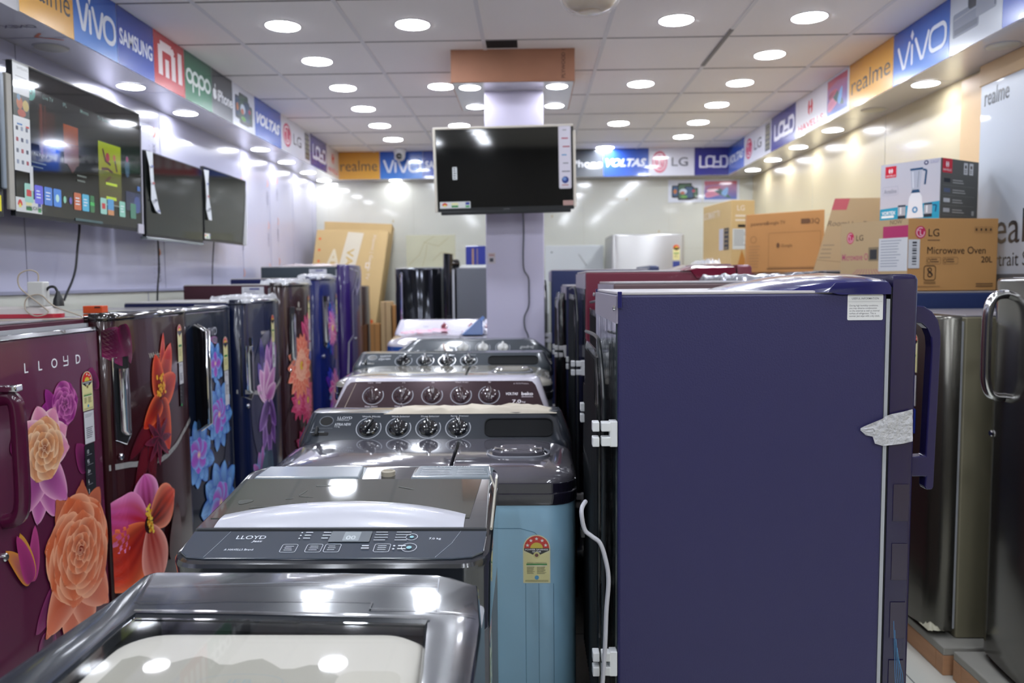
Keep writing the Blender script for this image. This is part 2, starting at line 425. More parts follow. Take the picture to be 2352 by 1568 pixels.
for x_, y_, nm in ((-.315, 4.33, 'front left'), (.147, 4.33, 'front right'), (-.315, 4.80, 'rear left'), (.147, 4.80, 'rear right')):
    light(x_, y_, 2.384, .055, True, 'lit round downlight at the %s of the boxed pillar head' % nm, 'downlights around the pillar')

# ================================================================ SIGNS
m_sign = mat('sign_board', '#e8e8ea', .35)
def g_vivo(d, w, h):
    d.rect(0, w, 0, h, H('#4a8ae0'), H('#1d50b0'))
    x0, x1, y0, y1 = .10*w, .94*w, .26*h, .66*h; c = H('#e4eaf4'); W = x1-x0; t = .075*h
    def P(a, b): return (x0+W*a, y0+(y1-y0)*b)
    d.line([P(0, 1), P(.11, 0), P(.15, 0), P(.25, 1)], t, c); d.line([P(.31, .8), P(.31, 0)], t, c)
    d.poly([P(.31, 1.55), P(.345, 1.3), P(.31, 1.05), P(.275, 1.3)], c)
    d.line([P(.39, 1), P(.51, 0), P(.55, 0), P(.66, 1)], t, c)
    q = [P(.80, .5+0)]
    pts = rr(x0+W*.69, x1, y0, y1, (y1-y0)*.38, 5); d.line(pts+[pts[0]], t, c)
def g_realme(d, w, h):
    d.rect(0, w, 0, h, H('#f0b44a'), H('#c88a28')); d.fit('realme', .06*w, .94*w, .30*h, .38*h, H('#4c4a48'), -.002)
def g_samsung(d, w, h):
    d.rect(0, w, 0, h, H('#3f5fc4'), H('#243f94')); d.fit('SAMSUNG', .06*w, .96*w, .36*h, .28*h, H('#e8ecf6'), .025)
def g_mi(d, w, h):
    d.rect(0, w, 0, h, H('#d0393f'), H('#b03038')); c = H('#f4e6e6'); t = .13*w
    a, b, y0, y1 = .20*w, .62*w, .22*h, .78*h
    d.line([(a, y0), (a, y1), (b-.06*w, y1), (b, y1-.08*h), (b, y0)], t, c, False)
    d.disc(b-.03*w, y1-.03*h, t*.45, t*.45, c, 12)
    d.line([(.41*w, y0), (.41*w, y0+.34*h)], t*.9, c, False); d.line([(.84*w, y0), (.84*w, y1+.05*h)], t, c, False)
def g_oppo(d, w, h):
    d.rect(0, w, 0, h, H('#3f8a62'), H('#1f5a42')); c = H('#dfe8e2'); r = .125*w
    for i in range(4):
        x = (.17+.22*i)*w; d.ring(x, .52*h, r, .16*h, .05*w, c)
        if i in (1, 2): d.line([(x-r+.02*w, .52*h), (x-r+.02*w, .24*h)], .045*w, c)
def g_iphone(d, w, h):
    d.rect(0, w, 0, h, H('#6c7076'), H('#1c2026')); c = H('#eceef0')
    d.disc(.12*w, .46*h, .075*w, .12*h, c); d.disc(.16*w, .46*h, .06*w, .11*h, c); d.disc(.225*w, .48*h, .03*w, .05*h, H('#40444a')); d.disc(.15*w, .64*h, .02*w, .05*h, c, 12)
    d.fit('iPhone', .26*w, .98*w, .34*h, .26*h, c, .02)
def g_voltas(d, w, h):
    d.rect(0, w, 0, h, H('#3c66c8'), H('#2e55b2')); d.fit('VOLTAS', .05*w, .95*w, .34*h, .30*h, H('#eef2fa'), .045, .3)
def lglogo(d, x, y, rx, ry):
    d.disc(x, y, rx, ry, H('#c22a56')); c = H('#f0d8e0')
    d.ring(x, y, rx*.78, ry*.78, rx*.12, c, 60, 370); d.line([(x-rx*.05, y+ry*.42), (x-rx*.05, y-ry*.42), (x+rx*.3, y-ry*.42)], rx*.12, c, False); d.disc(x-rx*.38, y+ry*.3, rx*.1, ry*.1, c, 10)
def g_lg(d, w, h, extra=True):
    d.rect(0, w, 0, h, H('#d8d8e2')); k = .78 if extra else 1
    lglogo(d, .24*w*k, .5*h, .17*w*k, .34*h if extra else .40*h)
    d.fit('LG', .50*w*k, .86*w*k, .34*h, .32*h, H('#5c5c66'), .012)
    if extra:
        d.rect(.80*w, .97*w, .10*h, .92*h, H('#4a4c50'))
        for q in range(5): d.rect(.82*w, .95*w, (.16+.15*q)*h, (.25+.15*q)*h, H('#8a8878'))
def g_lgx(d, w, h): g_lg(d, w, h, False)
def g_lloyd(d, w, h):
    d.rect(0, w, 0, h, H('#2f2f8e'), H('#32308a')); c = H('#e8e6f2'); t = .052*w; y0, y1 = .30*h, .68*h
    d.line([(.16*w, y1), (.16*w, y0), (.36*w, y0)], t, c)
    p = rr(.34*w, .55*w, y0+.02*h, y1, .07*w, 4); d.line(p+[p[0]], t, c)
    d.line([(.57*w, y1), (.57*w, y0+.18*h), (.75*w, y0+.18*h)], t, c); d.line([(.75*w, y1), (.75*w, y0), (.52*w, y0)], t, c)
    d.line([(.80*w, y1), (.90*w, y1), (.94*w, y1-.1*h), (.94*w, y0+.1*h), (.90*w, y0), (.80*w, y0)], t, c)
def havells_mark(d, x, y, s, c):
    for q in (-1, 1):
        d.poly([(x+q*.12*s, y-.5*s), (x+q*.40*s, y-.30*s), (x+q*.46*s, y+.12*s), (x+q*.30*s, y+.5*s), (x+q*.12*s, y+.42*s)], c)
    d.poly([(x-.2*s, y-.12*s), (x+.2*s, y+.02*s), (x+.2*s, y+.16*s), (x-.2*s, y+.04*s)], c)
def g_havells(d, w, h):
    d.rect(0, w, 0, h, H('#dcd8de')); c = H('#cf3240'); havells_mark(d, .5*w, .62*h, .40*h, c); d.fit('HAVELLS', .10*w, .90*w, .12*h, .17*h, c, .02)
def g_phones(d, w, h):
    d.rect(0, w, 0, h, H('#d4d8e2')); rnd = random.Random(3)
    for x, y, ww, hh in ((.10, .20, .26, .55), (.62, .15, .26, .5), (.28, .10, .42, .75), (.48, .12, .28, .60)):
        d.rrect(x*w, (x+ww)*w, y*h, (y+hh)*h, .04*w, H('#20242a')); d.rrect((x+.03)*w, (x+ww-.03)*w, (y+.08)*h, (y+hh-.05)*h, .02*w, H(rnd.choice(['#3a5878', '#5a4a58', '#4a6a50'])))
    d.disc(.44*w, .48*h, .11*w, .12*h, H('#c8d4e0')); d.disc(.42*w, .42*h, .07*w, .07*h, H('#b06a50')); d.disc(.47*w, .25*h, .10*w, .06*h, H('#68a048')); d.disc(.20*w, .48*h, .05*w, .10*h, H('#c07848')); d.disc(.75*w, .5*h, .05*w, .06*h, H('#b04058'))
def g_tvpic(d, w, h):
    d.rect(0, w, 0, h, H('#cfd4e0')); d.rect(.03*w, .93*w, .12*h, .95*h, H('#4468b8'), H('#b8647c'))
    d.poly([(.03*w, .75*h), (.03*w, .95*h), (.93*w, .95*h), (.93*w, .80*h), (.5*w, .86*h)], H('#b84a62'))
    d.petal(.05*w, .30*h, 12, .60*w, .26*h, H('#c87898'), H('#e090a8')); d.petal(.30*w, .62*h, -30, .55*w, .24*h, H('#204858'), H('#3a6a58')); d.petal(.55*w, .30*h, 60, .42*h, .16*w, H('#78a8e0'), H('#88b8ec')); d.petal(.1*w, .55*h, 10, .4*w, .18*h, H('#8a3858'), H('#d06a80'))
def g_ac(d, w, h):
    d.rect(0, w, 0, h, H('#c6ced8')); g = H('#8c94a2')
    d.rrect(.06*w, .58*w, .26*h, .66*h, .03*w, g); d.rect(.09*w, .55*w, .30*h, .40*h, H('#737b8a')); d.line([(.08*w, .56*h), (.56*w, .58*h)], .012*w, H('#a8b0bc'), False)
    d.rrect(.36*w, .60*w, .60*h, .96*h, .06*w, H('#3c424c')); d.rrect(.52*w, .90*w, .40*h, .98*h, .03*w, H('#98a0ae')); d.rect(.86*w, .88*w, .44*h, .92*h, H('#6c7480'))
def g_plain(d, w, h): d.rect(0, w, 0, h, H('#5577d6'), H('#4a66c8'))
SG = dict(vivo=(g_vivo, 'blue vivo sign'), realme=(g_realme, 'orange realme sign'), samsung=(g_samsung, 'dark blue SAMSUNG sign'), mi=(g_mi, 'red MI sign'),
          oppo=(g_oppo, 'green oppo sign'), iphone=(g_iphone, 'black iPhone sign'), voltas=(g_voltas, 'blue VOLTAS sign'), lg=(g_lg, 'white LG sign'), lgx=(g_lgx, 'white LG sign'),
          lloyd=(g_lloyd, 'indigo LOYD sign'), havells=(g_havells, 'white HAVELLS sign with red emblem'), phones=(g_phones, 'white sign picturing dark phones'), tvpic=(g_tvpic, 'sign picturing a colourful television screen'),
          ac=(g_ac, 'pale sign picturing grey air conditioners'), plain=(g_plain, 'plain blue sign panel'))
def sign(kind, where, x, y, z, rz, w, h, group):
    fn, lab = SG[kind]
    nm = {'phones': 'photo_sign', 'tvpic': 'photo_sign', 'ac': 'photo_sign'}.get(kind, 'sign_panel')
    lab = lab.replace('vivo', 'vivo').strip()
    mb = MB(); mb.box(0, w, -.008, 0, 0, h)
    o = mb.build(nm, m_sign, smooth=False); o.location = (x, y, z); o.rotation_euler = (0, 0, math.radians(rz))
    tag(o, lab+' '+where, 'sign', group)
    d = D(lambda a, b, q: (a, -.008-q, b), dh=.00006); fn(d, w, h); d.build('sign_print', o, PRINT())
hS = C-S
LS = [('realme', 2.801), ('vivo', 3.136), ('samsung', 3.466), ('mi', 3.801), ('oppo', 4.136), ('iphone', 4.486), ('phones', 4.795), ('voltas', 5.177), ('lg', 5.72), ('lloyd', 6.471), ('havells', 6.988)]
for i, (k, y0) in enumerate(LS):
    y1 = LS[i+1][1] if i+1 < len(LS) else FB
    sign(k, 'on the left bulkhead', FL, y0, S, 90, y1-y0-.002, hS, 'signs along the left bulkhead')
BS = [('realme', -1.765), ('vivo', -1.376), ('samsung', -.979), ('mi', -.62), ('oppo', -.17), ('iphone', .25), ('voltas', .672), ('lgx', 1.084), ('lloyd', 1.499)]
for i, (k, x0) in enumerate(BS):
    x1 = BS[i+1][1] if i+1 < len(BS) else FR
    sign(k, 'on the back bulkhead', x0, FB, S, 0, x1-x0-.002, hS, 'signs along the back bulkhead')
RS = [('voltas', FB-.01, 6.888), ('lg', 6.888, 6.133), ('lloyd', 6.133, 5.58), ('havells', 5.58, 5.005), ('tvpic', 5.005, 4.661), ('realme', 4.661, 4.107), ('vivo', 4.107, 3.57), ('ac', 3.57, 3.183), ('plain', 3.183, 2.7)]
for k, y0, y1 in RS: sign(k, 'on the right bulkhead', FR, y0, S, -90, y0-y1-.002, hS, 'signs along the right bulkhead')
sign('phones', 'low on the back wall', 1.29, BK, 2.075, 0, .315, .21, 'pictures low on the back wall')
sign('tvpic', 'low on the back wall', 1.615, BK, 2.075, 0, .335, .205, 'pictures low on the back wall')

# ================================================================ REFRIGERATORS
m_fl = mat('print_base', '#ffffff', .22, coat=.5, spec=.3, attr=True)
def steelmat(): return mat('brushed_steel', '#8f8e8a', .28, metal=.9, noise=(30, .08, (1, 1, .03)))
DARK = lambda: mat('black_plastic', '#17191b', .35)
def energy(d, x, y, w, h, stars=3, full=True):
    """arched yellow energy label, x centre, y bottom"""
    yel = H('#e6dfa0'); r = w/2; yc = y+h-r
    d.poly([(x-r, y), (x+r, y)]+[(x+r*math.cos(math.radians(a)), yc+r*math.sin(math.radians(a))) for a in range(0, 181, 15)], H('#e4dfb4'))
    r2 = r*.92
    d.poly([(x-r2, y+.02*h), (x+r2, y+.02*h), (x+r2, yc-.1*h), (x-r2, yc-.1*h)], yel)
    d.disc(x, yc, r2, r2, H('#cf2b22'), 20, 0, 180); d.disc(x, yc, r*.46, r*.42, H('#d8c040'), 16, 0, 180)
    d.poly([(x-r2, yc), (x-r2, yc-.05*h), (x, yc-.17*h), (x+r2, yc-.05*h), (x+r2, yc)], H('#18181c'))
    for k in range(5):
        a = math.radians(18+36*k)
        if k < stars or stars >= 5: 
            cx, cy2 = x+r*.70*math.cos(a), yc+r*.70*math.sin(a); P = []
            for q in range(10):
                rad = r*(.14 if q % 2 == 0 else .06); b = math.radians(90+36*q); P.append((cx+rad*math.cos(b), cy2+rad*math.sin(b)))
            d.poly(P, H('#f4f0e8'))
    if full:
        d.fit('POWER SAVINGS', x-r*.84, x+r*.84, yc-.045*h, .032*h, H('#f0f0f0'), .02); d.fit('GUIDE', x-r*.32, x+r*.32, yc-.088*h, .03*h, H('#f0f0f0'), .02)
        d.disc(x, yc-.145*h, r*.25, r*.25, H('#d8d08a'), 16); d.disc(x, yc-.145*h, r*.14, r*.14, H('#6a4038'), 12)
        d.fit('ENERGY CONSUMPTION', x-r*.7, x+r*.7, y+.415*h, .018*h, H('#50504a'))
        d.rect(x-r*.76, x+r*.76, y+.375*h, y+.405*h, H('#2f8a42')); d.rect(x-r*.76, x+r*.76, y+.345*h, y+.37*h, H('#e8e4c4'))
        d.lines(x-r*.72, x-r*.15, y+.335*h, 8, .019*h, .007*h, H('#6c6850')); d.lines(x+r*.02, x+r*.72, y+.335*h, 8, .019*h, .007*h, H('#6c6850'))
        d.disc(x, y+.115*h, r*.16, r*.16, H('#4f9cc8'), 16); d.lines(x-r*.85, x+r*.85, y+.06*h, 2, .02*h, .007*h, H('#808060'), 0)
    else:
        d.rect(x-r*.7, x+r*.7, y+.40*h, y+.46*h, H('#2f8a42')); d.lines(x-r*.6, x+r*.5, y+.34*h, 5, .04*h, .012*h, H('#8a865c'))
        d.disc(x, yc-.14*h, r*.2, r*.2, H('#b08050'), 12)
def lab_strip(d, x, w, y, h, kind):
    if kind == 'white':
        d.rect(x-w/2, x+w/2, y, y+h, H('#d4d4d8')); d.lines(x-w*.4, x+w*.4, y+h*.92, 3, h*.04, h*.015, H('#8a8a94')); d.lines(x-w*.34, x+w*.34, y+h*.5, 6, h*.06, h*.03, H('#707078'))
    if kind == 'black':
        d.rect(x-w/2, x+w/2, y, y+h, H('#1c1e22'))
        for q in range(5): d.text(('10', '95', 'A+', '6', '3')[q], x-w*.3, y+h*(.84-.17*q), h*.10, H('#d8d8dc'), .01, 0, 'l', .7); d.lines(x-w*.3, x+w*.3, y+h*(.82-.17*q), 1, .01, h*.008, H('#888890'))
        d.disc(x-w*.2, y+h*.06, w*.12, w*.12, H('#40b060'), 10)
    if kind == 'bluew':
        d.rect(x-w/2, x+w/2, y, y+h*.5, H('#2b58c0')); d.rect(x-w/2, x+w/2, y+h*.5, y+h, H('#ccccd4')); d.lines(x-w*.3, x+w*.3, y+h*.42, 4, h*.08, h*.03, H('#c8d4f0'))
def fridge(label, loc, rz, w, d, h, z0, mbody, mdoor, mtop, dt=.055, bulge=.012, r=.028, cap=None, group=None, label_cat='refrigerator', door_top=0., topz=.0, back=False, base=True, toprings=True):
    t = empty('refrigerator', loc, rz, label, label_cat, group)
    mb = MB(); mb.box(0, w, 0, d, z0, h-.004); mb.build('cabinet', mbody, t, bevel=.005, smooth=False)
    mb = MB(); mb.box(.002, w-.002, .0, d-.002, h-.0045, h+.002); mb.build('top_panel', mtop, t, bevel=.002, smooth=False)
    mb = MB(); mb.box(.010, w-.010, -.012, .0, z0+.03, h-.02); mb.build('door_gasket', mat('gasket_grey', '#a9abb0', .5), t, smooth=False)
    if base:
        mb = MB(); mb.box(.03, w-.03, .03, d-.03, 0, z0); mb.build('stand', DARK(), t, smooth=False)
    def yf(x):
        x = min(max(x, 0), w); y = -.012-dt-bulge*(1-(2*x/w-1)**2)
        for q in (x, w-x):
            if q < r: y += r-math.sqrt(max(0, r*r-(r-q)**2))
        return y
    N = 26; xs = [0, .0015, .005, .011, .018, r]+[r+(w-2*r)*k/(N) for k in range(1, N)]+[w-r, w-.018, w-.011, w-.005, w-.0015, w]
    def ring(z, k=0.): return [(k*.3, -.012, z)]+[(x*(1-2*k/w)+k, yf(x)+k, z) for x in xs]+[(w-k*.3, -.012, z)]
    zt = h+door_top; zb = z0+.02
    mb = MB(); mb.loft([ring(zb, .01), ring(zb+.006), ring(zt-.012), ring(zt-.004, .003), ring(zt, .010)])
    door = mb.build('door', mdoor, t, ang=50)
    if cap:   # glossy rounded cap along the top of the door
        mb = MB(); mb.loft([ring(zt-.014, -.002), ring(zt-.004, -.003), ring(zt+.006, .001), ring(zt+.011, .012)]); mb.build('door_cap', cap, t, ang=60)
    fn = lambda a, b, q: (a, yf(a)-q, b)
    return t, door, fn
def remap(fn, yo, yn, k, w):
    # door artwork was laid out on a nearer plane: carry it over to this door at k times the size
    f2 = lambda a, b, q_: fn((a+yo)*k-yn, HC+(b-HC)*k, q_)
    return f2, ((.004+yn)/k-yo, (w-.004+yn)/k-yo)
def whirl_handle(t, fn, x, z0, z1, wd=.055):
    """chrome bar in a black pointed pocket"""
    def P(a, b, q): return fn(a, b, q)
    o = [(-1, 1), (1, 1), (1, -.80), (0.2, -1.0), (-1, -.86)]
    zc, hz = (z0+z1)/2, (z1-z0)/2
    mb = MB(); pts = [(x+a*wd/2, zc+b*hz) for a, b in o]
    mb.loft([[P(a, b, .001) for a, b in pts], [P(a, b, .006) for a, b in pts]]); pk = mb.build('handle_pocket', DARK(), t, bevel=.002, smooth=False)
    mb = MB(); mb.tube([P(a, b, .007) for a, b in pts]+[], .0022, 6, smooth=False, closed=True); mb.build('pocket_rim', CHROME(), pk)
    mb = MB(); pts = [(x-wd*.22, z1-.035), (x+wd*.22, z1-.035), (x+wd*.24, z0+.05), (x, z0+.03), (x-wd*.22, z0+.045)]
    mb.loft([[P(a, b, .004) for a, b in pts], [P(a*.0+a, b, .018) for a, b in pts], [P(x+(a-x)*.6, zc+(b-zc)*.985, .024) for a, b in pts]]); mb.build('handle', CHROME(), t, ang=60)
def lock(t, fn, x, z):
    p = fn(x, z, 0); mb = MB(); mb.lathe([(.011, 0), (.011, -.006), (.008, -.009), (.0, -.009)], c=p, n=20, axis='y'); mb.build('door_lock', CHROME(), t)
def tape(t, fn, P, wd=.018):
    mb = MB(); mb.decal = True; rings = []
    rnd = random.Random(5)
    for i, (a, b) in enumerate(P):
        j = rnd.uniform(-.002, .002); rings.append([fn(a, b+wd/2+j, .0025), fn(a, b-wd/2+j, .0025)])
    mb.loft(rings, cap0=False, cap1=False, closed=False); mb.build('packing_tape', mat('tape_silver', '#c8c8c4', .15, metal=.4, alpha=.75, bump=(60, .5, .01, (1, 1, 1))), t)
def rumple(name, parent, x0, x1, y0, y1, z, amp, m, n=26, seed=1, skirt=0.):
    rnd = random.Random(seed); from mathutils import noise
    mb = MB(); v = []; f = []
    for i in range(n+1):
        for j in range(n+1):
            a, b = i/n, j/n; e = min(a, 1-a, b, 1-b)*n
            q = noise.noise(Vector((a*7+seed, b*7, seed)))+.6*noise.noise(Vector((a*19, b*17+seed, 2)))
            jx = .012*noise.noise(Vector((b*9, seed, 1))) if i in (0, n) else 0
            v.append((x0+(x1-x0)*a+jx, y0+(y1-y0)*b, z+amp*(.55+.6*q)*min(1, e/2)-(skirt if e < 1 else 0)))
            if i and j: f.append(((i-1)*(n+1)+j-1, i*(n+1)+j-1, i*(n+1)+j, (i-1)*(n+1)+j))
    mb.add(v, f); mb.decal = True
    return mb.build(name, m, parent, ang=80)

def paint(nm, col, **k): return mat(nm, col, k.pop('rough', .22), coat=k.pop('coat', .55), spec=.3, **k)
m_navy = mat('navy_sheet', '#292752', .42, bump=(260, .35, .002, (1, 1, 1)))
m_greytop = mat('grey_top', '#8e8a8e', .35, coat=.3)
# ---- left row, doors face the aisle (local x runs away from the camera)
# 1 rose
t, dr, fn = fridge('burgundy refrigerator printed with orange and pink roses, at the lower left', (-1.422, 1.897, 0), 90, .62, .50, 1.258, .06, paint('burg_sheet', '#4a1a2c', rough=.4, coat=.2), paint('rose_door', '#541c38'), m_greytop, dt=.03, bulge=.004, r=.012, door_top=-.036)
fn, cl_ = remap(fn, 1.76, 1.897, 1.078, 0.62)
mb = MB(); mb.loft([[(0, -.050, 1.216), (0, -.040, 1.228), (0, .02, 1.230), (0, .02, 1.216)], [(.62, -.050, 1.216), (.62, -.040, 1.228), (.62, .02, 1.230), (.62, .02, 1.216)]]); mb.build('chrome_trim', CHROME(), t, bevel=.002)
Y0 = 1.76
d = D(fn, .0022, .00003, clip=(cl_[0], cl_[1], .09, 1.22)); q = lambda y: y-Y0
mg, pk, pe, og = H('#9a2f86'), H('#d878b8'), H('#f0b48a'), H('#e06a3c')
for (y_, z_, a_, L_) in ((1.93, .93, 60, .10), (2.24, .83, 110, .10), (2.10, .55, 200, .16), (2.02, .45, 250, .22), (2.28, 1.06, 70, .06)): d.petal(q(y_), z_, a_, L_, .08, H('#3a1030'), H('#8a2a64'), bend=.2)
# magenta rose, upper
d.petal(q(2.10), 1.02, 168, .085, .075, H('#6a1c5c'), mg, bend=.2); d.petal(q(2.10), 1.01, 120, .09, .05, H('#6a1c5c'), mg)
d.rose(q(2.14), 1.035, .062, H('#5a1a50'), mg, pk, H('#c060a8'), 4, 10)
d.petal(q(2.12), 1.0, 250, .09, .06, H('#7a2468'), mg)
# peach rose, middle
for a_ in (255, 285, 225, 310): d.petal(q(2.03), .89, a_, .15, .10, H('#8a3a7a'), H('#d070b0'), H('#e8a8c8'), wave=.05)
for a_ in (20, 60, 100, 140, 175, 350): d.petal(q(2.035), .935, a_, .115, .11, H('#b05a78'), H('#e898b8'), H('#f4c8d0'), wave=.05)
d.rose(q(2.035), .935, .085, H('#b0563c'), H('#e8a070'), H('#f8d0a8'), H('#f4b078'), 4, 30)
# orange rose, large
for a_ in (250, 280, 310, 220): d.petal(q(2.17), .58, a_, .22, .15, H('#a83a20'), H('#e87850'), H('#f0a080'), wave=.05)
for a_ in (80, 120, 50): d.petal(q(2.17), .62, a_, .19, .13, H('#7a2a2a'), H('#c86a48'), wave=.05)
d.rose(q(2.175), .615, .155, H('#a8341c'), og, H('#f8b088'), H('#f08a5c'), 7, 0)
# bud
for a_, c_ in ((70, '#c04888'), (95, '#e0a030'), (120, '#d88a28'), (100, '#b03878')): d.petal(q(1.95), .61, a_, .14, .05, H('#8a2860'), H(c_), bend=.15)
d.build('floral_print', dr, m_fl)
d = D(fn, .0006)
for k, ch in enumerate('LLOUD'):
    y_ = q(1.985+.0575*k); c = H('#f4f4f8')
    if k == 3: d.line([(y_-.010, 1.166), (y_-.010, 1.152), (y_+.010, 1.152)], .003, c, False); d.line([(y_+.010, 1.166), (y_+.010, 1.14), (y_-.012, 1.14)], .003, c, False)
    else: d.text('LLO D'[k], y_-.011, 1.139, .036, c, .004)
d.build('brand_lettering', dr, mat('chrome_letters', '#d8dadd', .3, attr=True))
d = D(fn, .0034); energy(d, q(2.255), 1.0, .056, .112, 3, True); lab_strip(d, q(2.255), .052, .905, .092, 'white'); lab_strip(d, q(2.250), .052, .735, .168, 'black'); d.build('energy_label', dr)
mb = MB(); hx = q(1.872)
hp = [fn(hx, 1.09, .0), fn(hx, 1.09, .035), fn(hx, 1.06, .05), fn(hx, .95, .052), fn(hx, .84, .05), fn(hx, .80, .035), fn(hx, .79, .0)]
mb.tube(hp, .016, 10, flat=1.3); hd = mb.build('handle', paint('rose_handle', '#4a1230'), t)
mb = MB(); mb.box(hx-.016, hx+.016, hp[1][1]-.03, hp[1][1]+.02, 1.088, 1.106); mb.build('handle_cap', CHROME(), hd, bevel=.004)
lock(t, fn, q(1.862), .705)
# 2 hibiscus
t, dr, fn = fridge('maroon refrigerator with red hibiscus print and silver tape round its door', (-1.43, 2.53, 0), 90, .61, .50, 1.256, .06, paint('maroon_sheet', '#2c1216', rough=.4, coat=.2), paint('hib_door', '#2e0d12'), mat('black_top', '#1a1416', .15, coat=1), dt=.06, bulge=.03, r=.045, cap=mat('smoke_cap', '#171314', .08, coat=1))
fn, cl_ = remap(fn, 2.37, 2.53, 1.056, 0.61)
Y0 = 2.37; d = D(fn, .0030, .00011, clip=(cl_[0], cl_[1], .09, 1.24))
rd, rl, dk = H('#d83a1c'), H('#f06a3c'), H('#6a1410')
d.petal(q(2.40), 1.22, -62, .13, .09, H('#3a0c24'), H('#7a1a50')); d.petal(q(2.46), 1.235, -75, .13, .06, H('#3a0c24'), H('#6a1440'))
for a_, L_ in ((230, .30), (250, .25), (200, .18)): d.petal(q(2.62), .90, a_, L_, .07, H('#6a1420'), H('#4a0f1c'), bend=.2)
for a_, L_, W_ in ((80, .22, .05), (62, .20, .10), (25, .14, .11), (100, .15, .09)): d.petal(q(2.66), .98, a_, L_, W_, dk, rd, rl, streak=.06)
for a_, L_, W_ in ((250, .17, .09), (285, .19, .10), (215, .14, .08)): d.petal(q(2.66), .97, a_, L_, W_, dk, H('#c8321c'), rl, streak=.06)
for k in range(26): d.disc(q(2.665)+random.uniform(-.03, .03), 1.02+random.uniform(-.035, .035), .006, .006, H('#e8a82c'), 8)
for a_ in range(0, 360, 45): d.petal(q(2.63), .84, a_, .09, .03, H('#3a1020'), H('#7a2840'))
cx, cz = q(2.545), .575
for k, (a_, L_, W_, c0, c1, ce) in enumerate(((95, .17, .15, '#7a1038', '#d060a8', '#f0a8d0'), (160, .20, .19, '#b02030', '#c8509c', '#e890c0'), (215, .24, .22, '#8a1410', '#d83a20', '#f07848'), (20, .19, .15, '#5a1010', '#e0482c', '#f49070'), (285, .22, .16, '#a03028', '#e08070', '#f4a898'))):
    d.petal(cx, cz, a_, L_, W_, H(c0), H(c1), H(ce), shape=1.3, streak=.16, wave=.05, nt=22, ns=26)
d.disc(cx, cz, .025, .03, H('#2a0508'), 16)
for k in range(40): a_ = random.uniform(0, 1); d.disc(cx+.012-.02*a_+random.uniform(-.012, .012), cz-.03+.10*a_, .006, .006, H(random.choice(['#e8b83c', '#d89028', '#f0cc50'])), 8)
d.petal(q(2.70), .40, 80, .2, .1, H('#2a080c'), H('#4a1014')); d.build('floral_print', dr, m_fl)
d = D(fn, .0006); d.text('Whirlpool', q(2.60), 1.115, .026, H('#c0bcae'), .004); d.build('brand_lettering', dr)
whirl_handle(t, fn, q(2.445), .86, 1.135, .06); lock(t, fn, q(2.43), .825)
d = D(fn, .0034); energy(d, q(2.845), 1.08, .046, .135, 3, False); lab_strip(d, q(2.845), .042, 1.0, .078, 'white'); lab_strip(d, q(2.845), .042, .92, .078, 'black'); d.build('energy_label', dr)
tape(t, fn, [(.032+.54*k/24, .795-.055*math.sin(math.pi*k/24)**1.5+.06*(k/24)) for k in range(25)])
# 3 lotus
t, dr, fn = fridge('dark navy refrigerator with bright blue lotus flowers', (-1.455, 3.15, 0), 90, .49, .50, 1.252, .06, paint('navy_sheet2', '#1c2438', rough=.4, coat=.2), paint('lotus_door', '#131b2c'), m_greytop, dt=.06, bulge=.004, r=.014, cap=mat('navy_cap', '#141c2c', .12, coat=1))
fn, cl_ = remap(fn, 2.955, 3.15, 1.086, 0.49)
Y0 = 2.955; d = D(fn, .0022, .00003, clip=(cl_[0], cl_[1], .09, 1.24))
bl, lb, vi = H('#2f6ad0'), H('#78b4f0'), H('#a850c8')
for a_ in (60, 110): d.petal(q(3.20), .50, a_, .3, .06, H('#141c30'), H('#2a3048'), bend=.2)
d.petal(q(3.20), 1.13, 170, .08, .03, H('#402050'), H('#7a3a70'))
for y_, z_, R_, n_ in ((3.17, 1.04, .10, 7), (3.19, .83, .145, 11), (2.98, .71, .15, 9), (3.17, .47, .20, 10)): d.lotus(q(y_), z_, R_, bl, lb, vi, 90+random.uniform(-20, 20), n_)
for k in range(14): d.ring(random.uniform(.02, .42), random.uniform(.6, .95), .006, .007, .002, H('#3a68b8'))
d.build('floral_print', dr, m_fl)
d = D(fn, .0006); d.text('LLOYD', q(3.06), 1.155, .045, H('#8f949c'), .0); d.build('brand_lettering', dr)
d = D(fn, .0034); energy(d, q(3.285), 1.0, .05, .14, 3, False); lab_strip(d, q(3.285), .046, .88, .118, 'white'); lab_strip(d, q(3.285), .046, .83, .05, 'bluew'); d.build('energy_label', dr)
mb = MB(); hx = q(2.985)
mb.loft([[fn(hx-.012, 1.205, -.0), fn(hx+.012, 1.205, 0), fn(hx+.012, 1.18, .055), fn(hx-.012, 1.18, .055)], [fn(hx-.012, .80, 0), fn(hx+.012, .80, 0), fn(hx+.012, .83, .055), fn(hx-.012, .83, .055)]])
hd = mb.build('handle', mat('gloss_black', '#0c0e12', .08, coat=1), t, bevel=.004)
mb = MB(); mb.tube([fn(hx+.014, 1.206, 0.01), fn(hx+.014, 1.181, .056), fn(hx+.014, .829, .056), fn(hx+.014, .80, 0.01)], .004, 6, smooth=False); mb.tube([fn(hx-.014, 1.206, 0.01), fn(hx-.014, 1.181, .056), fn(hx-.014, .829, .056)], .004, 6, smooth=False); mb.build('chrome_edge', CHROME(), hd)
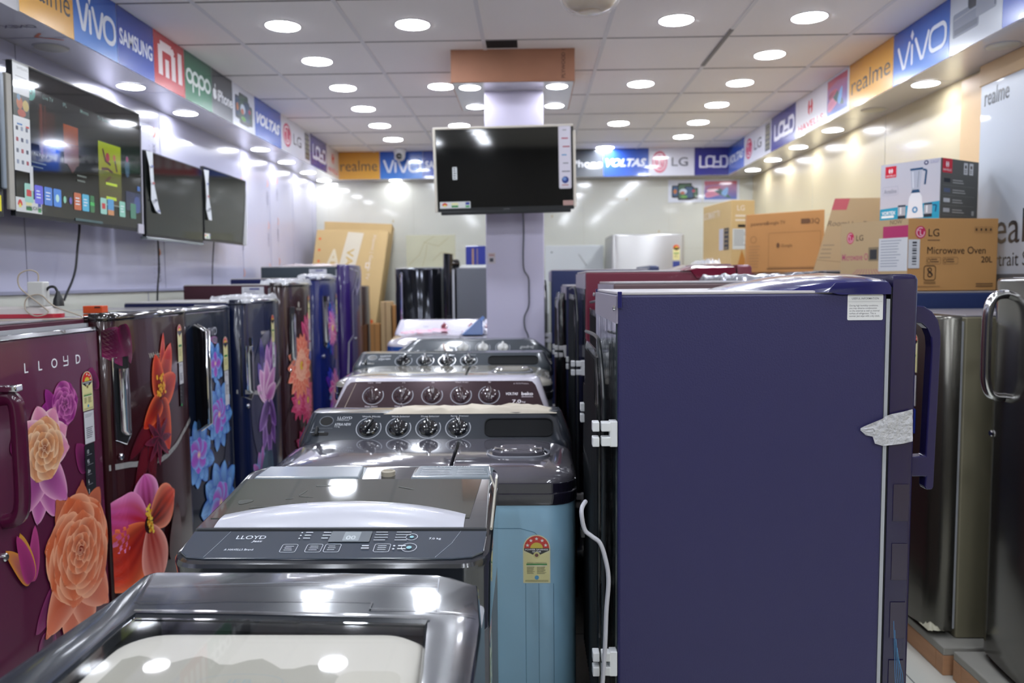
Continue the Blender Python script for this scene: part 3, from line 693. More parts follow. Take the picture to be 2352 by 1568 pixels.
# 4 navy magnolia
t, dr, fn = fridge('navy refrigerator with pink and violet magnolia print, cloudy film on top', (-1.41, 3.68, 0), 90, .55, .48, 1.273, .06, paint('navy_sheet3', '#1d2350', rough=.4, coat=.2), paint('magn_door', '#0f1838'), mat('pale_top', '#b9b6b4', .4), dt=.06, bulge=.03, r=.04, cap=mat('navy_cap2', '#101830', .12, coat=1))
fn, cl_ = remap(fn, 3.445, 3.68, 1.0645, 0.55)
Y0 = 3.445; d = D(fn, .0022, .00003, clip=(cl_[0], cl_[1], .09, 1.255))
d.disc(q(3.70), .80, .20, .34, H('#141c38'), 30, col2=H('#3a3868'))
for a_, L_, c_ in ((100, .30, '#4a3a7a'), (80, .28, '#5a3a80'), (115, .2, '#6a58a8')): d.petal(q(3.66), .82, a_, L_, .08, H('#2a2454'), H(c_))
for a_, L_, W_, c1 in ((75, .28, .10, '#b068b0'), (95, .22, .10, '#c890c8'), (60, .24, .10, '#9a50a0'), (115, .15, .08, '#8878b8')): d.petal(q(3.70), .86, a_, L_, W_, H('#6a3080'), H(c1), H('#d8b0dc'))
for a_, L_, W_ in ((150, .13, .08), (120, .16, .09), (90, .18, .10), (50, .17, .10), (20, .14, .08)): d.petal(q(3.67), .83, a_, L_, W_, H('#a04890'), H('#e0a8d4'), H('#f0d0e4'))
for a_, L_ in ((250, .22), (270, .26), (290, .22), (310, .16), (225, .16)): d.petal(q(3.68), .80, a_, L_, .09, H('#3a1c58'), H('#7a4a98'), H('#a880c0'))
d.disc(q(3.68), .70, .03, .05, H('#281438'), 16)
for a_, L_ in ((100, .14), (70, .13), (130, .12), (85, .16)): d.petal(q(3.58), .46, a_, L_, .07, H('#6a2870'), H('#b868b0'), H('#5898c8'))
for a_ in (240, 260, 285): d.petal(q(3.66), .58, a_, .2, .08, H('#1c3850'), H('#2a5468'))
d.build('floral_print', dr, m_fl)
whirl_handle(t, fn, q(3.49), .845, 1.12, .058); lock(t, fn, q(3.48), .82)
d = D(fn, .0006); d.text('Whirlpool', q(3.62), 1.125, .024, H('#c8c4b4'), .004); d.build('brand_lettering', dr)
d = D(fn, .0034); energy(d, q(3.775), 1.08, .05, .13, 3, False); lab_strip(d, q(3.775), .046, .96, .118, 'white'); d.build('energy_label', dr)
tape(t, fn, [(.01+.51*k/24, .885-.035*math.sin(math.pi*k/24)+.01*(k/24)) for k in range(25)])
NV = t
rumple('plastic_wrap', t, .01, .52, -.09, .10, 1.287, .022, FILM(), seed=4, skirt=.02)
# 5 dahlia
t, dr, fn = fridge('dark brown refrigerator with coral dahlia print', (-1.42, 4.30, 0), 90, .60, .46, 1.352, .06, paint('brown_sheet', '#45232e', rough=.45, coat=.1), paint('dahlia_door', '#2c1518'), mat('pale_top', '#b9b6b4', .4), dt=.06, bulge=.03, r=.045, cap=mat('brown_cap', '#1c1212', .12, coat=1))
fn, cl_ = remap(fn, 4.06, 4.3, 1.0726, 0.6)
Y0 = 4.06; d = D(fn, .0022, .00003, clip=(cl_[0], cl_[1], .09, 1.33))
def dahlia(y_, z_, R_, c0, c1, c2, n=13):
    for k in range(5):
        for i in range(n): a_ = 360*i/n+k*13; d.petal(q(y_), z_, a_, R_*(1-.17*k)*random.uniform(.9, 1.05), R_*.34, H(c0), H(c1 if k < 3 else c2), H(c2), shape=.9)
    d.disc(q(y_), z_, R_*.13, R_*.13, H('#d8b040'), 12)
d.disc(q(4.24), .56, .22, .30, H('#2a1618'), 24, col2=H('#4a4242'))
for a_ in (90, 70, 110, 130): d.petal(q(4.38), 1.0, a_, .2, .09, H('#8a1c48'), H('#d8487c'), H('#f080a0'))
dahlia(4.33, .72, .15, '#8a1838', '#c83868', '#e87898', 11); dahlia(4.17, .73, .10, '#8a1838', '#c83868', '#e87898', 9)
dahlia(4.22, .92, .19, '#c03a38', '#ee8468', '#f8c0a0', 16); dahlia(4.21, .50, .10, '#681838', '#a03058', '#c05878', 9)
d.build('floral_print', dr, m_fl)
whirl_handle(t, fn, q(4.11), .93, 1.235, .062); lock(t, fn, q(4.08), .91)
d = D(fn, .0006); d.disc(q(4.22), 1.245, .012, .016, H('#b8b4a8')); d.text('Whirlpool', q(4.18), 1.215, .02, H('#b8b4a8'), .004); d.build('brand_lettering', dr)
d = D(fn, .0034); energy(d, q(4.42), 1.16, .05, .13, 3, False); lab_strip(d, q(4.42), .046, 1.04, .118, 'white'); lab_strip(d, q(4.42), .046, .93, .10, 'bluew'); d.build('energy_label', dr)
rumple('plastic_wrap', t, .02, .58, -.09, .06, 1.367, .02, FILM(), seed=9, skirt=.02)
# side stickers on the end panels, seen from the aisle
def end_sticker(t, a0, a1, z0_, z1_, dd, dark='#50508a'):
    d = D(lambda a, b, h: (-h, dd-a, b), .0006); d.rect(a0, a1, z0_, z1_, H('#cfd0d6')); d.lines(a0+(a1-a0)*.1, a1-.03, z1_-.01, 3, (z1_-z0_)*.22, .004, H('#9a9aa8')); d.rect(a0+(a1-a0)*.35, a0+(a1-a0)*.8, z1_-(z1_-z0_)*.3, z1_-(z1_-z0_)*.12, H(dark)); d.build('side_sticker', t, PRINTM())
end_sticker(t, .32, .44, 1.285, 1.34, .46); end_sticker(NV, .33, .46, 1.235, 1.262, .48)
# 6 blue fantasy flower
t, dr, fn = fridge('royal blue refrigerator with neon pink and cyan flower print', (-1.41, 4.96, 0), 90, .58, .46, 1.387, .06, paint('blue_sheet', '#1c2254', rough=.4, coat=.2), paint('fant_door', '#101c58'), mat('pale_top', '#b9b6b4', .4), dt=.06, bulge=.03, r=.045, cap=mat('blue_cap', '#101844', .12, coat=1))
fn, cl_ = remap(fn, 4.745, 4.96, 1.0645, 0.58)
Y0 = 4.745; d = D(fn, .0022, .00003, clip=(cl_[0], cl_[1], .09, 1.36))
for y_, z_, R_ in ((4.92, 1.08, .14), (4.95, .68, .17)):
    for k in range(12): a_ = random.uniform(0, 360); d.petal(q(y_), z_, a_, R_*1.25, .08, H('#20247a'), H(random.choice(['#2a38b0', '#5a2aa0', '#1c5aa8'])))
    for k in range(15): a_ = 360*k/15; d.petal(q(y_), z_, a_, R_*random.uniform(.7, 1), R_*.4, H('#b03880'), H(random.choice(['#e87ab0', '#d858b0', '#48a8d8', '#7a4ad0'])), H('#f0b0d0'))
    d.disc(q(y_), z_, .02, .02, H('#f0d080'))
d.build('floral_print', dr, m_fl)
whirl_handle(t, fn, q(4.77), .97, 1.28, .055); lock(t, fn, q(4.745), .92)
d = D(fn, .0006); d.disc(q(4.85), 1.262, .012, .016, H('#b8b4a8')); d.text('Whirlpool', q(4.82), 1.232, .02, H('#b8b4a8'), .004); d.build('brand_lettering', dr)
d = D(fn, .0034); energy(d, q(5.05), 1.16, .05, .13, 3, False); lab_strip(d, q(5.05), .046, 1.05, .108, 'white'); d.build('energy_label', dr)
rumple('plastic_wrap', t, .02, .52, -.09, .06, 1.40, .02, FILM(), seed=12, skirt=.02)
# 7 tall purple
t, dr, fn = fridge('tall purple refrigerator partly wrapped in clear film', (-1.382, 5.655, 0), 90, .52, .53, 1.474, .06, mat('slate_sheet', '#39434a', .45), paint('purple_door', '#2c1a58'), mat('pale_top', '#b9b6b4', .4), dt=.06, bulge=.035, r=.05, door_top=.012)
end_sticker(t, .335, .46, 1.405, 1.455, .52)
d = D(fn, .0008, clip=(.004, .515, .1, 1.45)); d.rect(.0, .52, .1, 1.46, H('#261654')); 
for k in range(9): d.line([(.36+.03*k, .1), (.30+.035*k, .5), (.40+.028*k, .9), (.38+.025*k, 1.45)], .012, H(['#3c2278', '#5a38a8', '#7048c0', '#3a2a8a', '#8860d0', '#3048a0', '#4a2890', '#6848b8', '#301c68'][k]), False)
d.build('swirl_print', dr, m_fl)
d = D(fn, .004); d.line([(.06, 1.46), (.24, 1.44), (.18, 1.36), (.10, 1.28), (.10, .98), (.03, .93), (.02, .7)], .010, H('#9a98a0'), True); d.poly([(.16, 1.32), (.40, 1.46), (.36, 1.36), (.24, 1.30), (.18, 1.26)], H('#8a84a0')); d.build('film_edge', dr, PRINT())
lock(t, fn, .16, .95)
rumple('plastic_wrap', t, .02, .50, .02, .40, 1.480, .02, mat('film_red', '#d8c8c6', .2, alpha=.6), seed=15)
# 8 dark brown, lower, at the end of the row
t, dr, fn = fridge('dark brown refrigerator at the far end of the left row, mostly hidden', (-1.41, 6.22, 0), 90, .48, .5, 1.333, .06, paint('brown_sheet', '#45232e', rough=.45, coat=.1), paint('endbrown_door', '#32181e'), m_greytop, dt=.05, bulge=.02, r=.03)

# ---- middle row, doors face right, backs to the washing machines
def rear_kit(t, w, d, h, z0, sheet, cable=True, top=1.27):
    """black wire condenser, film and clips on the back of a cabinet (local back plane y=d)"""
    y = d
    mb = MB(); mb.box(.02, w-.02, y, y+.003, z0+.05, h-.065); mb.build('back_panel', mat('back_sheet', '#3c474a', .12, coat=.7, bump=(14, .6, .02, (1, 1, .3))), t, smooth=False)
    mb = MB(); mb.box(.004, w-.004, y, y+.004, h-.065, h-.006); mb.build('back_strip', mat('back_strip', '#8c8694', .5), t, smooth=False)
    x0, x1, zt = .05, w-.06, top-.07
    o = [(x0, z0+.25), (x1, z0+.25), (x1, zt)]+[(x1-.09+.09*math.cos(math.radians(a)), zt-.09+.09*math.sin(math.radians(a))) for a in (30, 60, 90)]+[(x0+.12, zt), (x0+.05, zt-.015), (x0+.01, zt-.07), (x0, zt-.14)]
    mb = MB(); mb.loft([[(a, y+.034, b) for a, b in o], [(a, y+.038, b) for a, b in o]])
    cd = mb.build('condenser_plate', mat('condenser_black', '#15171a', .22, coat=.5, bump=(26, .8, .02, (1, 1, .08))), t, smooth=False)
    mb = MB()
    for k in range(20):
        xx = x0+.01+(x1-x0-.02)*k/19; mb.tube([(xx, y+.041, z0+.27), (xx, y+.041, zt-.12 if k < 3 or k > 16 else zt-.02)], .0015, 5, smooth=False)
    mb.build('condenser_wires', mat('wire_black', '#202326', .3), cd)
    mb = MB(); mb.tube([(x0-.012, y+.028, z0+.25), (x0-.012, y+.028, zt-.20), (x0-.006, y+.028, zt-.08), (x0+.04, y+.032, zt+.01), (x0+.12, y+.034, zt+.03), (x1, y+.034, zt+.02)], .0045, 7); mb.build('condenser_tube', mat('wire_black', '#202326', .3), cd)
    for zz in (z0+.44, z0+.95):
        for xx in (.012,):
            mb = MB(); mb.box(xx-.010, xx+.016, y+.001, y+.018, zz-.028, zz+.028); mb.box(xx-.012, xx+.012, y+.016, y+.036, zz+.006, zz+.026); mb.box(xx-.012, xx+.012, y+.016, y+.036, zz-.026, zz-.006)
            mb.box(xx-.013, xx+.013, y+.040, y+.055, zz+.006, zz+.027); mb.box(xx-.013, xx+.013, y+.040, y+.055, zz-.027, zz-.006)
            mb.build('condenser_clip', mat('clip_white', '#d2d4d6', .4), cd, bevel=.002, smooth=False)
    for zz in (z0+.60, z0+.92):
        mb = MB(); mb.box(w-.10, w-.07, y+.036, y+.052, zz-.026, zz-.004); mb.box(w-.10, w-.07, y+.036, y+.052, zz+.004, zz+.026); mb.build('condenser_clip', mat('clip_white', '#d2d4d6', .4), cd, bevel=.002, smooth=False)
    mb = MB(); mb.lathe([(.0, 0), (.085, .01), (.105, .05), (.11, .11), (.10, .17), (.06, .205), (0, .215)], c=(w*.5, y-.075, z0-.06), n=24); mb.build('compressor', mat('compressor_black', '#18191b', .4), t)
    mb = MB(); mb.tube([(.12, y+.03, z0+.02), (.12, y+.035, z0+.22), (.13, y+.03, z0+.34)], .007, 8); mb.build('copper_pipe', mat('copper', '#b8683c', .3, metal=1), t)
# A navy, nearest
t, dr, fn = fridge('big navy blue refrigerator seen side on, nearest the camera with taped door', (.747, 1.70, 0), 90, .56, .562, 1.332, .08, m_navy, paint('navy_door', '#1e1840'), mat('white_top', '#b3aeb0', .35, coat=.3), dt=.055, bulge=.004, r=.012, door_top=.035)
AB = t
rear_kit(t, .56, .562, 1.332, .08, m_navy)
# moulded top cover: rises over the front of the cabinet
mb = MB()
prof = lambda x, y0_, k: [(x, .125+k*8, 1.330), (x, .12+k*5, 1.340+k*.3), (x, .11+k, 1.350+k*.6), (x, .04, 1.352+k*.8), (x, .0, 1.350+k*.6), (x, -.006, 1.340+k*.4), (x, -.006, 1.325), (x, .10, 1.325), (x, .118, 1.329), (x, .125+k*7.9, 1.3295)]
mb.loft([prof(-.006, 0, 0), prof(.02, 0, .010), prof(.10, 0, .020), prof(.28, 0, .026), prof(.46, 0, .020), prof(.54, 0, .010), prof(.566, 0, 0)])
mb.build('top_cover', paint('navy_cover', '#25245a', rough=.2, coat=.5), t, bevel=.003, ang=62)
mb = MB()
for xx in (-.004, .564): mb.box(xx-.003, xx+.003, .555, .564, 1.30, 1.335)
mb.build('corner_trim', paint('navy_cover', '#2d2c68'), t, bevel=.001, smooth=False)
mb = MB(); mb.lathe([(.006, 0), (.006, .004), (0, .006)], c=(.012, .568, 1.30), n=10, axis='y'); mb.lathe([(.006, 0), (.006, .004), (0, .006)], c=(.548, .568, 1.32), n=10, axis='y'); mb.build('screw', CHROME(), t)
d = D(lambda a, b, h: (-h, .562-a, b), .0007)
A0 = .480
d.rrect(A0, A0+.074, 1.271, 1.325, .003, H('#d4d4d4')); c = H('#46464e')
d.fit('USEFUL INFORMATION', A0+.009, A0+.065, 1.3145, .004, c, .004); d.rect(A0+.002, A0+.072, 1.3095, 1.310, H('#9a9aa0'))
for k, s_ in enumerate(('During high humidity conditions,', 'you may observe condensation', 'on the external as well as internal', 'surface of refrigerator. This is', 'normal. Just wipe with a dry cloth.')): d.text(s_, A0+.004, 1.300-.0055*k, .0052, c, 0, 0, 'l', .88)
d.build('information_sticker', t, PRINTM())
# white liner edge and black gasket along the door
mb = MB(); mb.box(.001, .556, -.0075, .0, .10, 1.315); mb.build('liner_edge', mat('liner_white', '#9fa2a8', .35), t, smooth=False)
mb = MB(); mb.box(.003, .553, -.0125, -.0095, .10, 1.34); mb.build('gasket_black', mat('gasket_black', '#0e0f14', .5), t, smooth=False)
# D handle in profile
mb = MB(); hy = -.067
yz = [(0.0, 1.262), (-.022, 1.256), (-.042, 1.236), (-.051, 1.20), (-.0505, 1.0), (-.0495, .952)]
o1 = [(hy+a, b) for a, b in [(0.01, 1.268), (-.018, 1.266), (-.036, 1.255), (-.049, 1.238), (-.055, 1.215), (-.056, 1.19), (-.050, .905), (-.047, .898), (-.034, .898), (-.031, .905), (-.032, .925), (0.01, .925), (0.01, .965), (-.030, .967), (-.036, 1.185), (-.034, 1.205), (-.026, 1.222), (-.014, 1.232), (0.01, 1.234)]]
o1 = [(a-(.010 if a < 0 else 0), .898+(b-.898)*1.087) for a, b in o1]
mb.loft([[(.035, a, b) for a, b in o1], [(.065, a, b) for a, b in o1]]); mb.build('handle', paint('navy_handle', '#1e1a48'), t, bevel=.003, smooth=False)
# crumpled tape over the door edge
mb = MB(); mb.decal = True; v = []; f = []
from mathutils import noise as _nz
cols = [(1978, 984, 989), (1990, 978, 1000), (2006, 971, 1003), (2011, 969, 1019), (2028, 962, 1024), (2036, 956, 1024), (2050, 951, 1022), (2075, 946, 1019), (2098, 940, 1014)]
for i, (xx, ya, yb) in enumerate(cols):
    for j in range(9):
        p = at(xx, yb+(ya-yb)*j/8, 1.69); wv = .004*_nz.noise(Vector((i*.9, j*.5, 1)))
        v.append((-.006-abs(wv), .747-p.x, p.z))
        if i and j: f.append(((i-1)*9+j-1, i*9+j-1, i*9+j, (i-1)*9+j))
mb.add(v, f); mb.build('packing_tape', mat('tape_clear', '#c9c9cd', .25, alpha=.8, bump=(90, .8, .01, (1, 1, 1))), t, ang=20)
# speaker-like dark print and blue arcs on the door edge side
d = D(lambda a, b, h: (-.0005-h, -.012-a, b), .0007)
for k in range(7): d.rect(.012, .045, 1.0-.235*.55*k-.16, 1.0-.235*.55*k-.08, H('#241c38'))
for k in range(5): d.line([(.02+.003*k, .62-.02*k), (.026+.004*k, .50), (.034+.004*k, .40), (.046, .30)], .0012, H('#2a6a9a'), False)
d.build('door_edge_print', dr)
# grey cable hanging behind
def wcurve(name, P, r, m, label, cat, parent=None):
    mb = MB(); mb.tube(P, r, 8); o = mb.build(name, m, parent)
    if label: tag(o, label, cat)
    return o
m_gcab = mat('grey_cable', '#b4b4bc', .4)
mb = MB(); P_ = [at(x_, y_, 1.69) for x_, y_ in ((1347, 1160), (1335, 1170), (1342, 1212), (1358, 1228), (1378, 1245), (1391, 1285), (1397, 1330), (1392, 1400), (1389, 1480), (1383, 1568), (1372, 1700))]
mb.tube([(.02, .747-P_[0].x, P_[0].z-.0)]+[(-.018, .747-p.x, p.z) for p in P_[1:]]+[(.03, .60, .15)], .0048, 9); mb.build('power_cable', m_gcab, AB)
# B brown, C maroon, D and E navy
def mrow(label, X, Y, w, h, sheet, cov=None, film=None, dd=.55):
    t, dr, fn = fridge(label, (X+dd, Y, 0), 90, w, dd, h, .08, sheet, sheet, mat('white_top', '#b3aeb0', .35, coat=.3), dt=.055, bulge=.004, r=.012, door_top=.02)
    rear_kit(t, w, dd, h, .08, sheet, top=h-.02)
    if cov:
        mb = MB(); pf = lambda x, k: [(x, .20, h), (x, .14, h+.008+k), (x, .0, h+.012+k), (x, -.006, h), (x, -.006, h-.03), (x, .14, h-.03), (x, .16, h-.002)]
        mb.loft([pf(-.005, 0), pf(.05, .012), pf(w/2, .018), pf(w-.05, .012), pf(w+.005, 0)]); mb.build('top_cover', cov, t, bevel=.002, ang=35)
    if film: rumple('bubble_wrap', t, .0, w, -.05, film, h+.004, .022, mat('bubble_film', '#9a9ca4', .18, metal=.3, alpha=.7), n=34, seed=int(X*100+Y*10), skirt=.01)
    return t
mrow('brown refrigerator just behind the big navy one, bubble wrap on its front top', .245, 2.37, .52, 1.352, mat('brown_sheet2', '#6a5456', .45), film=.20)
mrow('maroon refrigerator in the middle row, backed by grey strip', .205, 3.0, .58, 1.392, mat('maroon_sheet2', '#6e2438', .35, coat=.3), cov=paint('maroon_cover', '#6e1c34', rough=.1))
mD = mrow('navy refrigerator with black wire back, behind the maroon one', .165, 3.72, .56, 1.335, mat('navy_sheet4', '#20244a', .4), film=.0)
mrow('navy refrigerator farthest back in the middle row', .12, 4.62, .58, 1.42, mat('navy_sheet5', '#24305c', .35, coat=.3))

mb = MB(); mb.loft([R3(0, .55, .552, .585, .016, .10), R3(0, .55, .552, .588, .016, .5), R3(0, .55, .552, .588, .016, 1.0), R3(.01, .54, .552, .59, .018, 1.25), R3(.03, .53, .554, .58, .012, 1.30)])
mb.build('black_film_wrap', mat('black_film', '#15181a', .16, coat=.6, bump=(16, 1, .05, (1, 1, .25))), mD)
# ---- right row along the cream wall, doors face left
st = steelmat()
t, dr, fn = fridge('steel grey refrigerator with long oval chrome handle, at the right edge', (1.56, 2.64, 0), -90, .62, .42, 1.355, .1, mat('steel_side', '#7a766c', .35, metal=.5), mat('steel_door', '#6a6864', .16, metal=.9, noise=(3, .3, (1, 1, .6))), m_greytop, dt=.05, bulge=.03, r=.04)
mb = MB(); cs = [(0, 1.305), (.028, 1.302), (.048, 1.285), (.058, 1.25), (.060, 1.20), (.060, 1.08), (.057, 1.03), (.046, .998), (.028, .985), (0, .982)]
mb.tube([fn(.115, b, a) for a, b in cs], .016, 12, flat=.9); hd = mb.build('handle', mat('satin_chrome', '#cfd0d2', .12, metal=1), t)
lock(t, fn, .045, .855)
mb = MB(); mb.decal = True
t2, dr2, fn2 = fridge('steel refrigerator with olive grey side, torn film at its lower corner', (1.475, 3.34, 0), -90, .59, .52, 1.228, .1, mat('olive_side', '#86806a', .4, metal=.15), mat('steel_door2', '#6a6862', .22, metal=.9, noise=(2, .3, (1, 1, .3))), m_greytop, dt=.06, bulge=.04, r=.05)
d = D(fn2, .001); energy(d, .44, 1.02, .05, .14, 3, False); lab_strip(d, .44, .046, .90, .11, 'white'); d.rrect(.415, .465, .80, .89, .005, H('#2444b0')); d.text('1', .43, .82, .06, H('#e0e8f8'), .02); d.build('energy_label', dr2)
mb = MB(); mb.box(.40, .50, .20, .22, 1.2285, 1.231); mb.build('paper_tag', mat('paper', '#c8c8c8', .6), t2, smooth=False)
rumple('torn_film', t2, .50, .585, -.09, -.02, .125, .03, mat('torn_film', '#d0ccb4', .3, alpha=.9), n=12, seed=22)
t3, dr3, fn3 = fridge('navy refrigerator carrying the microwave boxes', (1.53, 4.02, 0), -90, .66, .47, 1.298, .06, mat('navy_sheet6', '#1c2c58', .4), paint('navy_door6', '#1a2650'), m_greytop, dt=.05, bulge=.02, r=.03)
t4, dr4, fn4 = fridge('dark refrigerator under the brown television boxes', (1.50, 5.30, 0), -90, .62, .54, 1.395, .06, mat('slate_sheet', '#39434a', .45), paint('grey_door6', '#2c3038'), m_greytop, dt=.05, bulge=.02, r=.03)
t4b, _, _ = fridge('dark refrigerator under the leaning beige box', (1.48, 4.66, 0), -90, .60, .56, 1.395, .06, mat('slate_sheet', '#39434a', .45), paint('grey_door6', '#2c3038'), m_greytop, dt=.05, bulge=.02, r=.03)
t5, dr5, fn5 = fridge('maroon refrigerator under the far smart television box', (1.30, 6.18, 0), -90, .72, .72, 1.445, .06, mat('maroon_sheet2', '#6e2438', .35, coat=.3), paint('maroon_door6', '#5a1c30'), m_greytop, dt=.05, bulge=.02, r=.03)
rumple('plastic_wrap', t5, .0, .70, -.09, -.005, 1.455, .05, FILM(), seed=33)
# pallets and blocks under the two steel refrigerators
m_wood = mat('pallet_wood', '#b98a66', .7, noise=(6, .18, (1, 1, 8))); m_slab = mat('pallet_slab', '#9a9890', .7, noise=(8, .12, (1, 1, 1)))
def pallet(x0, x1, y0, y1, label):
    t = empty('wooden_pallet', (0, 0, 0), 0, label, 'pallet', 'pallets under the steel refrigerators')
    mb = MB(); mb.box(x0, x1, y0, y0+.05, .0, .07); mb.box(x0, x1, y1-.05, y1, 0, .07); mb.box(x0, x0+.05, y0+.05, y1-.05, 0, .07); mb.build('wood_frame', m_wood, t, bevel=.003, smooth=False)
    mb = MB(); mb.box(x0, x1, y0, y1, .07, .0985); mb.build('deck_slab', m_slab, t, bevel=.004, smooth=False)
pallet(1.40, 2.06, 2.68, 3.34, 'low wooden pallet under the olive sided steel refrigerator'); pallet(1.42, 2.06, 1.95, 2.655, 'low wooden pallet under the refrigerator at the right edge')
for r_ in (t, t2):
    for ch in r_.children:
        if ch.name.startswith('stand'): bpy.data.objects.remove(ch)

# ---- back of the room
t, dr, fn = fridge('dark patterned refrigerator with slim handle against the back', (-.965, 5.72, 0), 0, .33, .55, 1.455, .06, mat('slate_sheet', '#39434a', .45), mat('dark_gloss_door', '#2a2c32', .08, metal=.7, noise=(5, .5, (1, 1, .15))), m_greytop, dt=.05, bulge=.04, r=.06)
mb = MB(); mb.tube([fn(.06, 1.40, .0), fn(.06, 1.39, .03), fn(.06, 1.05, .03), fn(.06, 1.04, 0)], .009, 8); mb.build('handle', CHROME(), t)
t, dr, fn = fridge('grey refrigerator with rounded black door edge, half behind the pillar', (-.535, 5.62, 0), -90+90, .55, .6, 1.455, .06, mat('charcoal_sheet', '#4b4e56', .4), mat('charcoal_sheet', '#4b4e56', .4), mat('white_top', '#b3aeb0', .35, coat=.3), dt=.01, bulge=.0, r=.004, base=True)
mb = MB(); mb.tube([(-.04, -.03, .1), (-.04, -.03, 1.44), (-.03, -.02, 1.475), (.02, .02, 1.48)], .034, 10); mb.build('door_edge', mat('gloss_black', '#0c0e12', .08, coat=1), t)
mb = MB(); mb.box(-.010, .004, -.045, -.02, .1, 1.44); mb.build('door_gasket', mat('gasket_grey', '#a9abb0', .5), t, smooth=False)
t, dr, fn = fridge('large pale steel refrigerator with yellow label against the back wall', (.68, 6.78, 0), 0, .60, .6, 1.735, .06, mat('pale_steel', '#a9a8a6', .3, metal=.5), mat('pale_steel', '#a9a8a6', .3, metal=.5), m_greytop, dt=.05, bulge=.02, r=.03)
d = D(fn, .001); energy(d, .53, 1.52, .06, .13, 3, False); d.rect(.50, .56, 1.42, 1.51, H('#3a4a90')); d.build('energy_label', dr)

# ================================================================ WASHING MACHINES
m_gd = mat('gloss_charcoal', '#2b2e36', .10, coat=1, noise=(6, .12, (1, 1, 1)))
m_gd2 = mat('satin_charcoal', '#34373d', .28, coat=.4)
m_side = mat('side_grey', '#6e7076', .35, metal=.3)
def knob(t, M, u, v, r, m_body, m_ring, hgt=.018, ang=0, m_top=None, arc=True):
    mb = MB(); mb.M = M @ Matrix.Translation((u, v, 0)) @ Matrix.Rotation(math.radians(ang), 4, 'Z')
    mb.lathe([(r, 0), (r, .003), (r*.86, .006), (r*.8, .008), (0, .009)], n=28)
    k = mb.build('knob', m_body, t, ang=50)
    mb = MB(); mb.M = M @ Matrix.Translation((u, v, 0)) @ Matrix.Rotation(math.radians(ang), 4, 'Z')
    mb.loft([R3(-r*.24, r*.24, -r*.92, r*.92, r*.12, .006, 3), R3(-r*.2, r*.2, -r*.88, r*.88, r*.12, hgt, 3), R3(-r*.14, r*.14, -r*.8, r*.8, r*.1, hgt+.002, 3)])
    mb.build('knob_grip', m_top or m_body, k, ang=50)
    if arc:
        d = D(lambda a, b, h: tuple(M @ Vector((a, b, h))), .0006); d.ring(u, v, r*1.34, r*1.34, r*.08, H('#a8acb4'), -250+ang*.2, 30); d.build('knob_scale', k)
def frame_from(p0, du, dv):
    u = Vector(du).normalized(); v = Vector(dv).normalized(); n = u.cross(v)
    return Matrix(((u.x, v.x, n.x, p0[0]), (u.y, v.y, n.y, p0[1]), (u.z, v.z, n.z, p0[2]), (0, 0, 0, 1)))
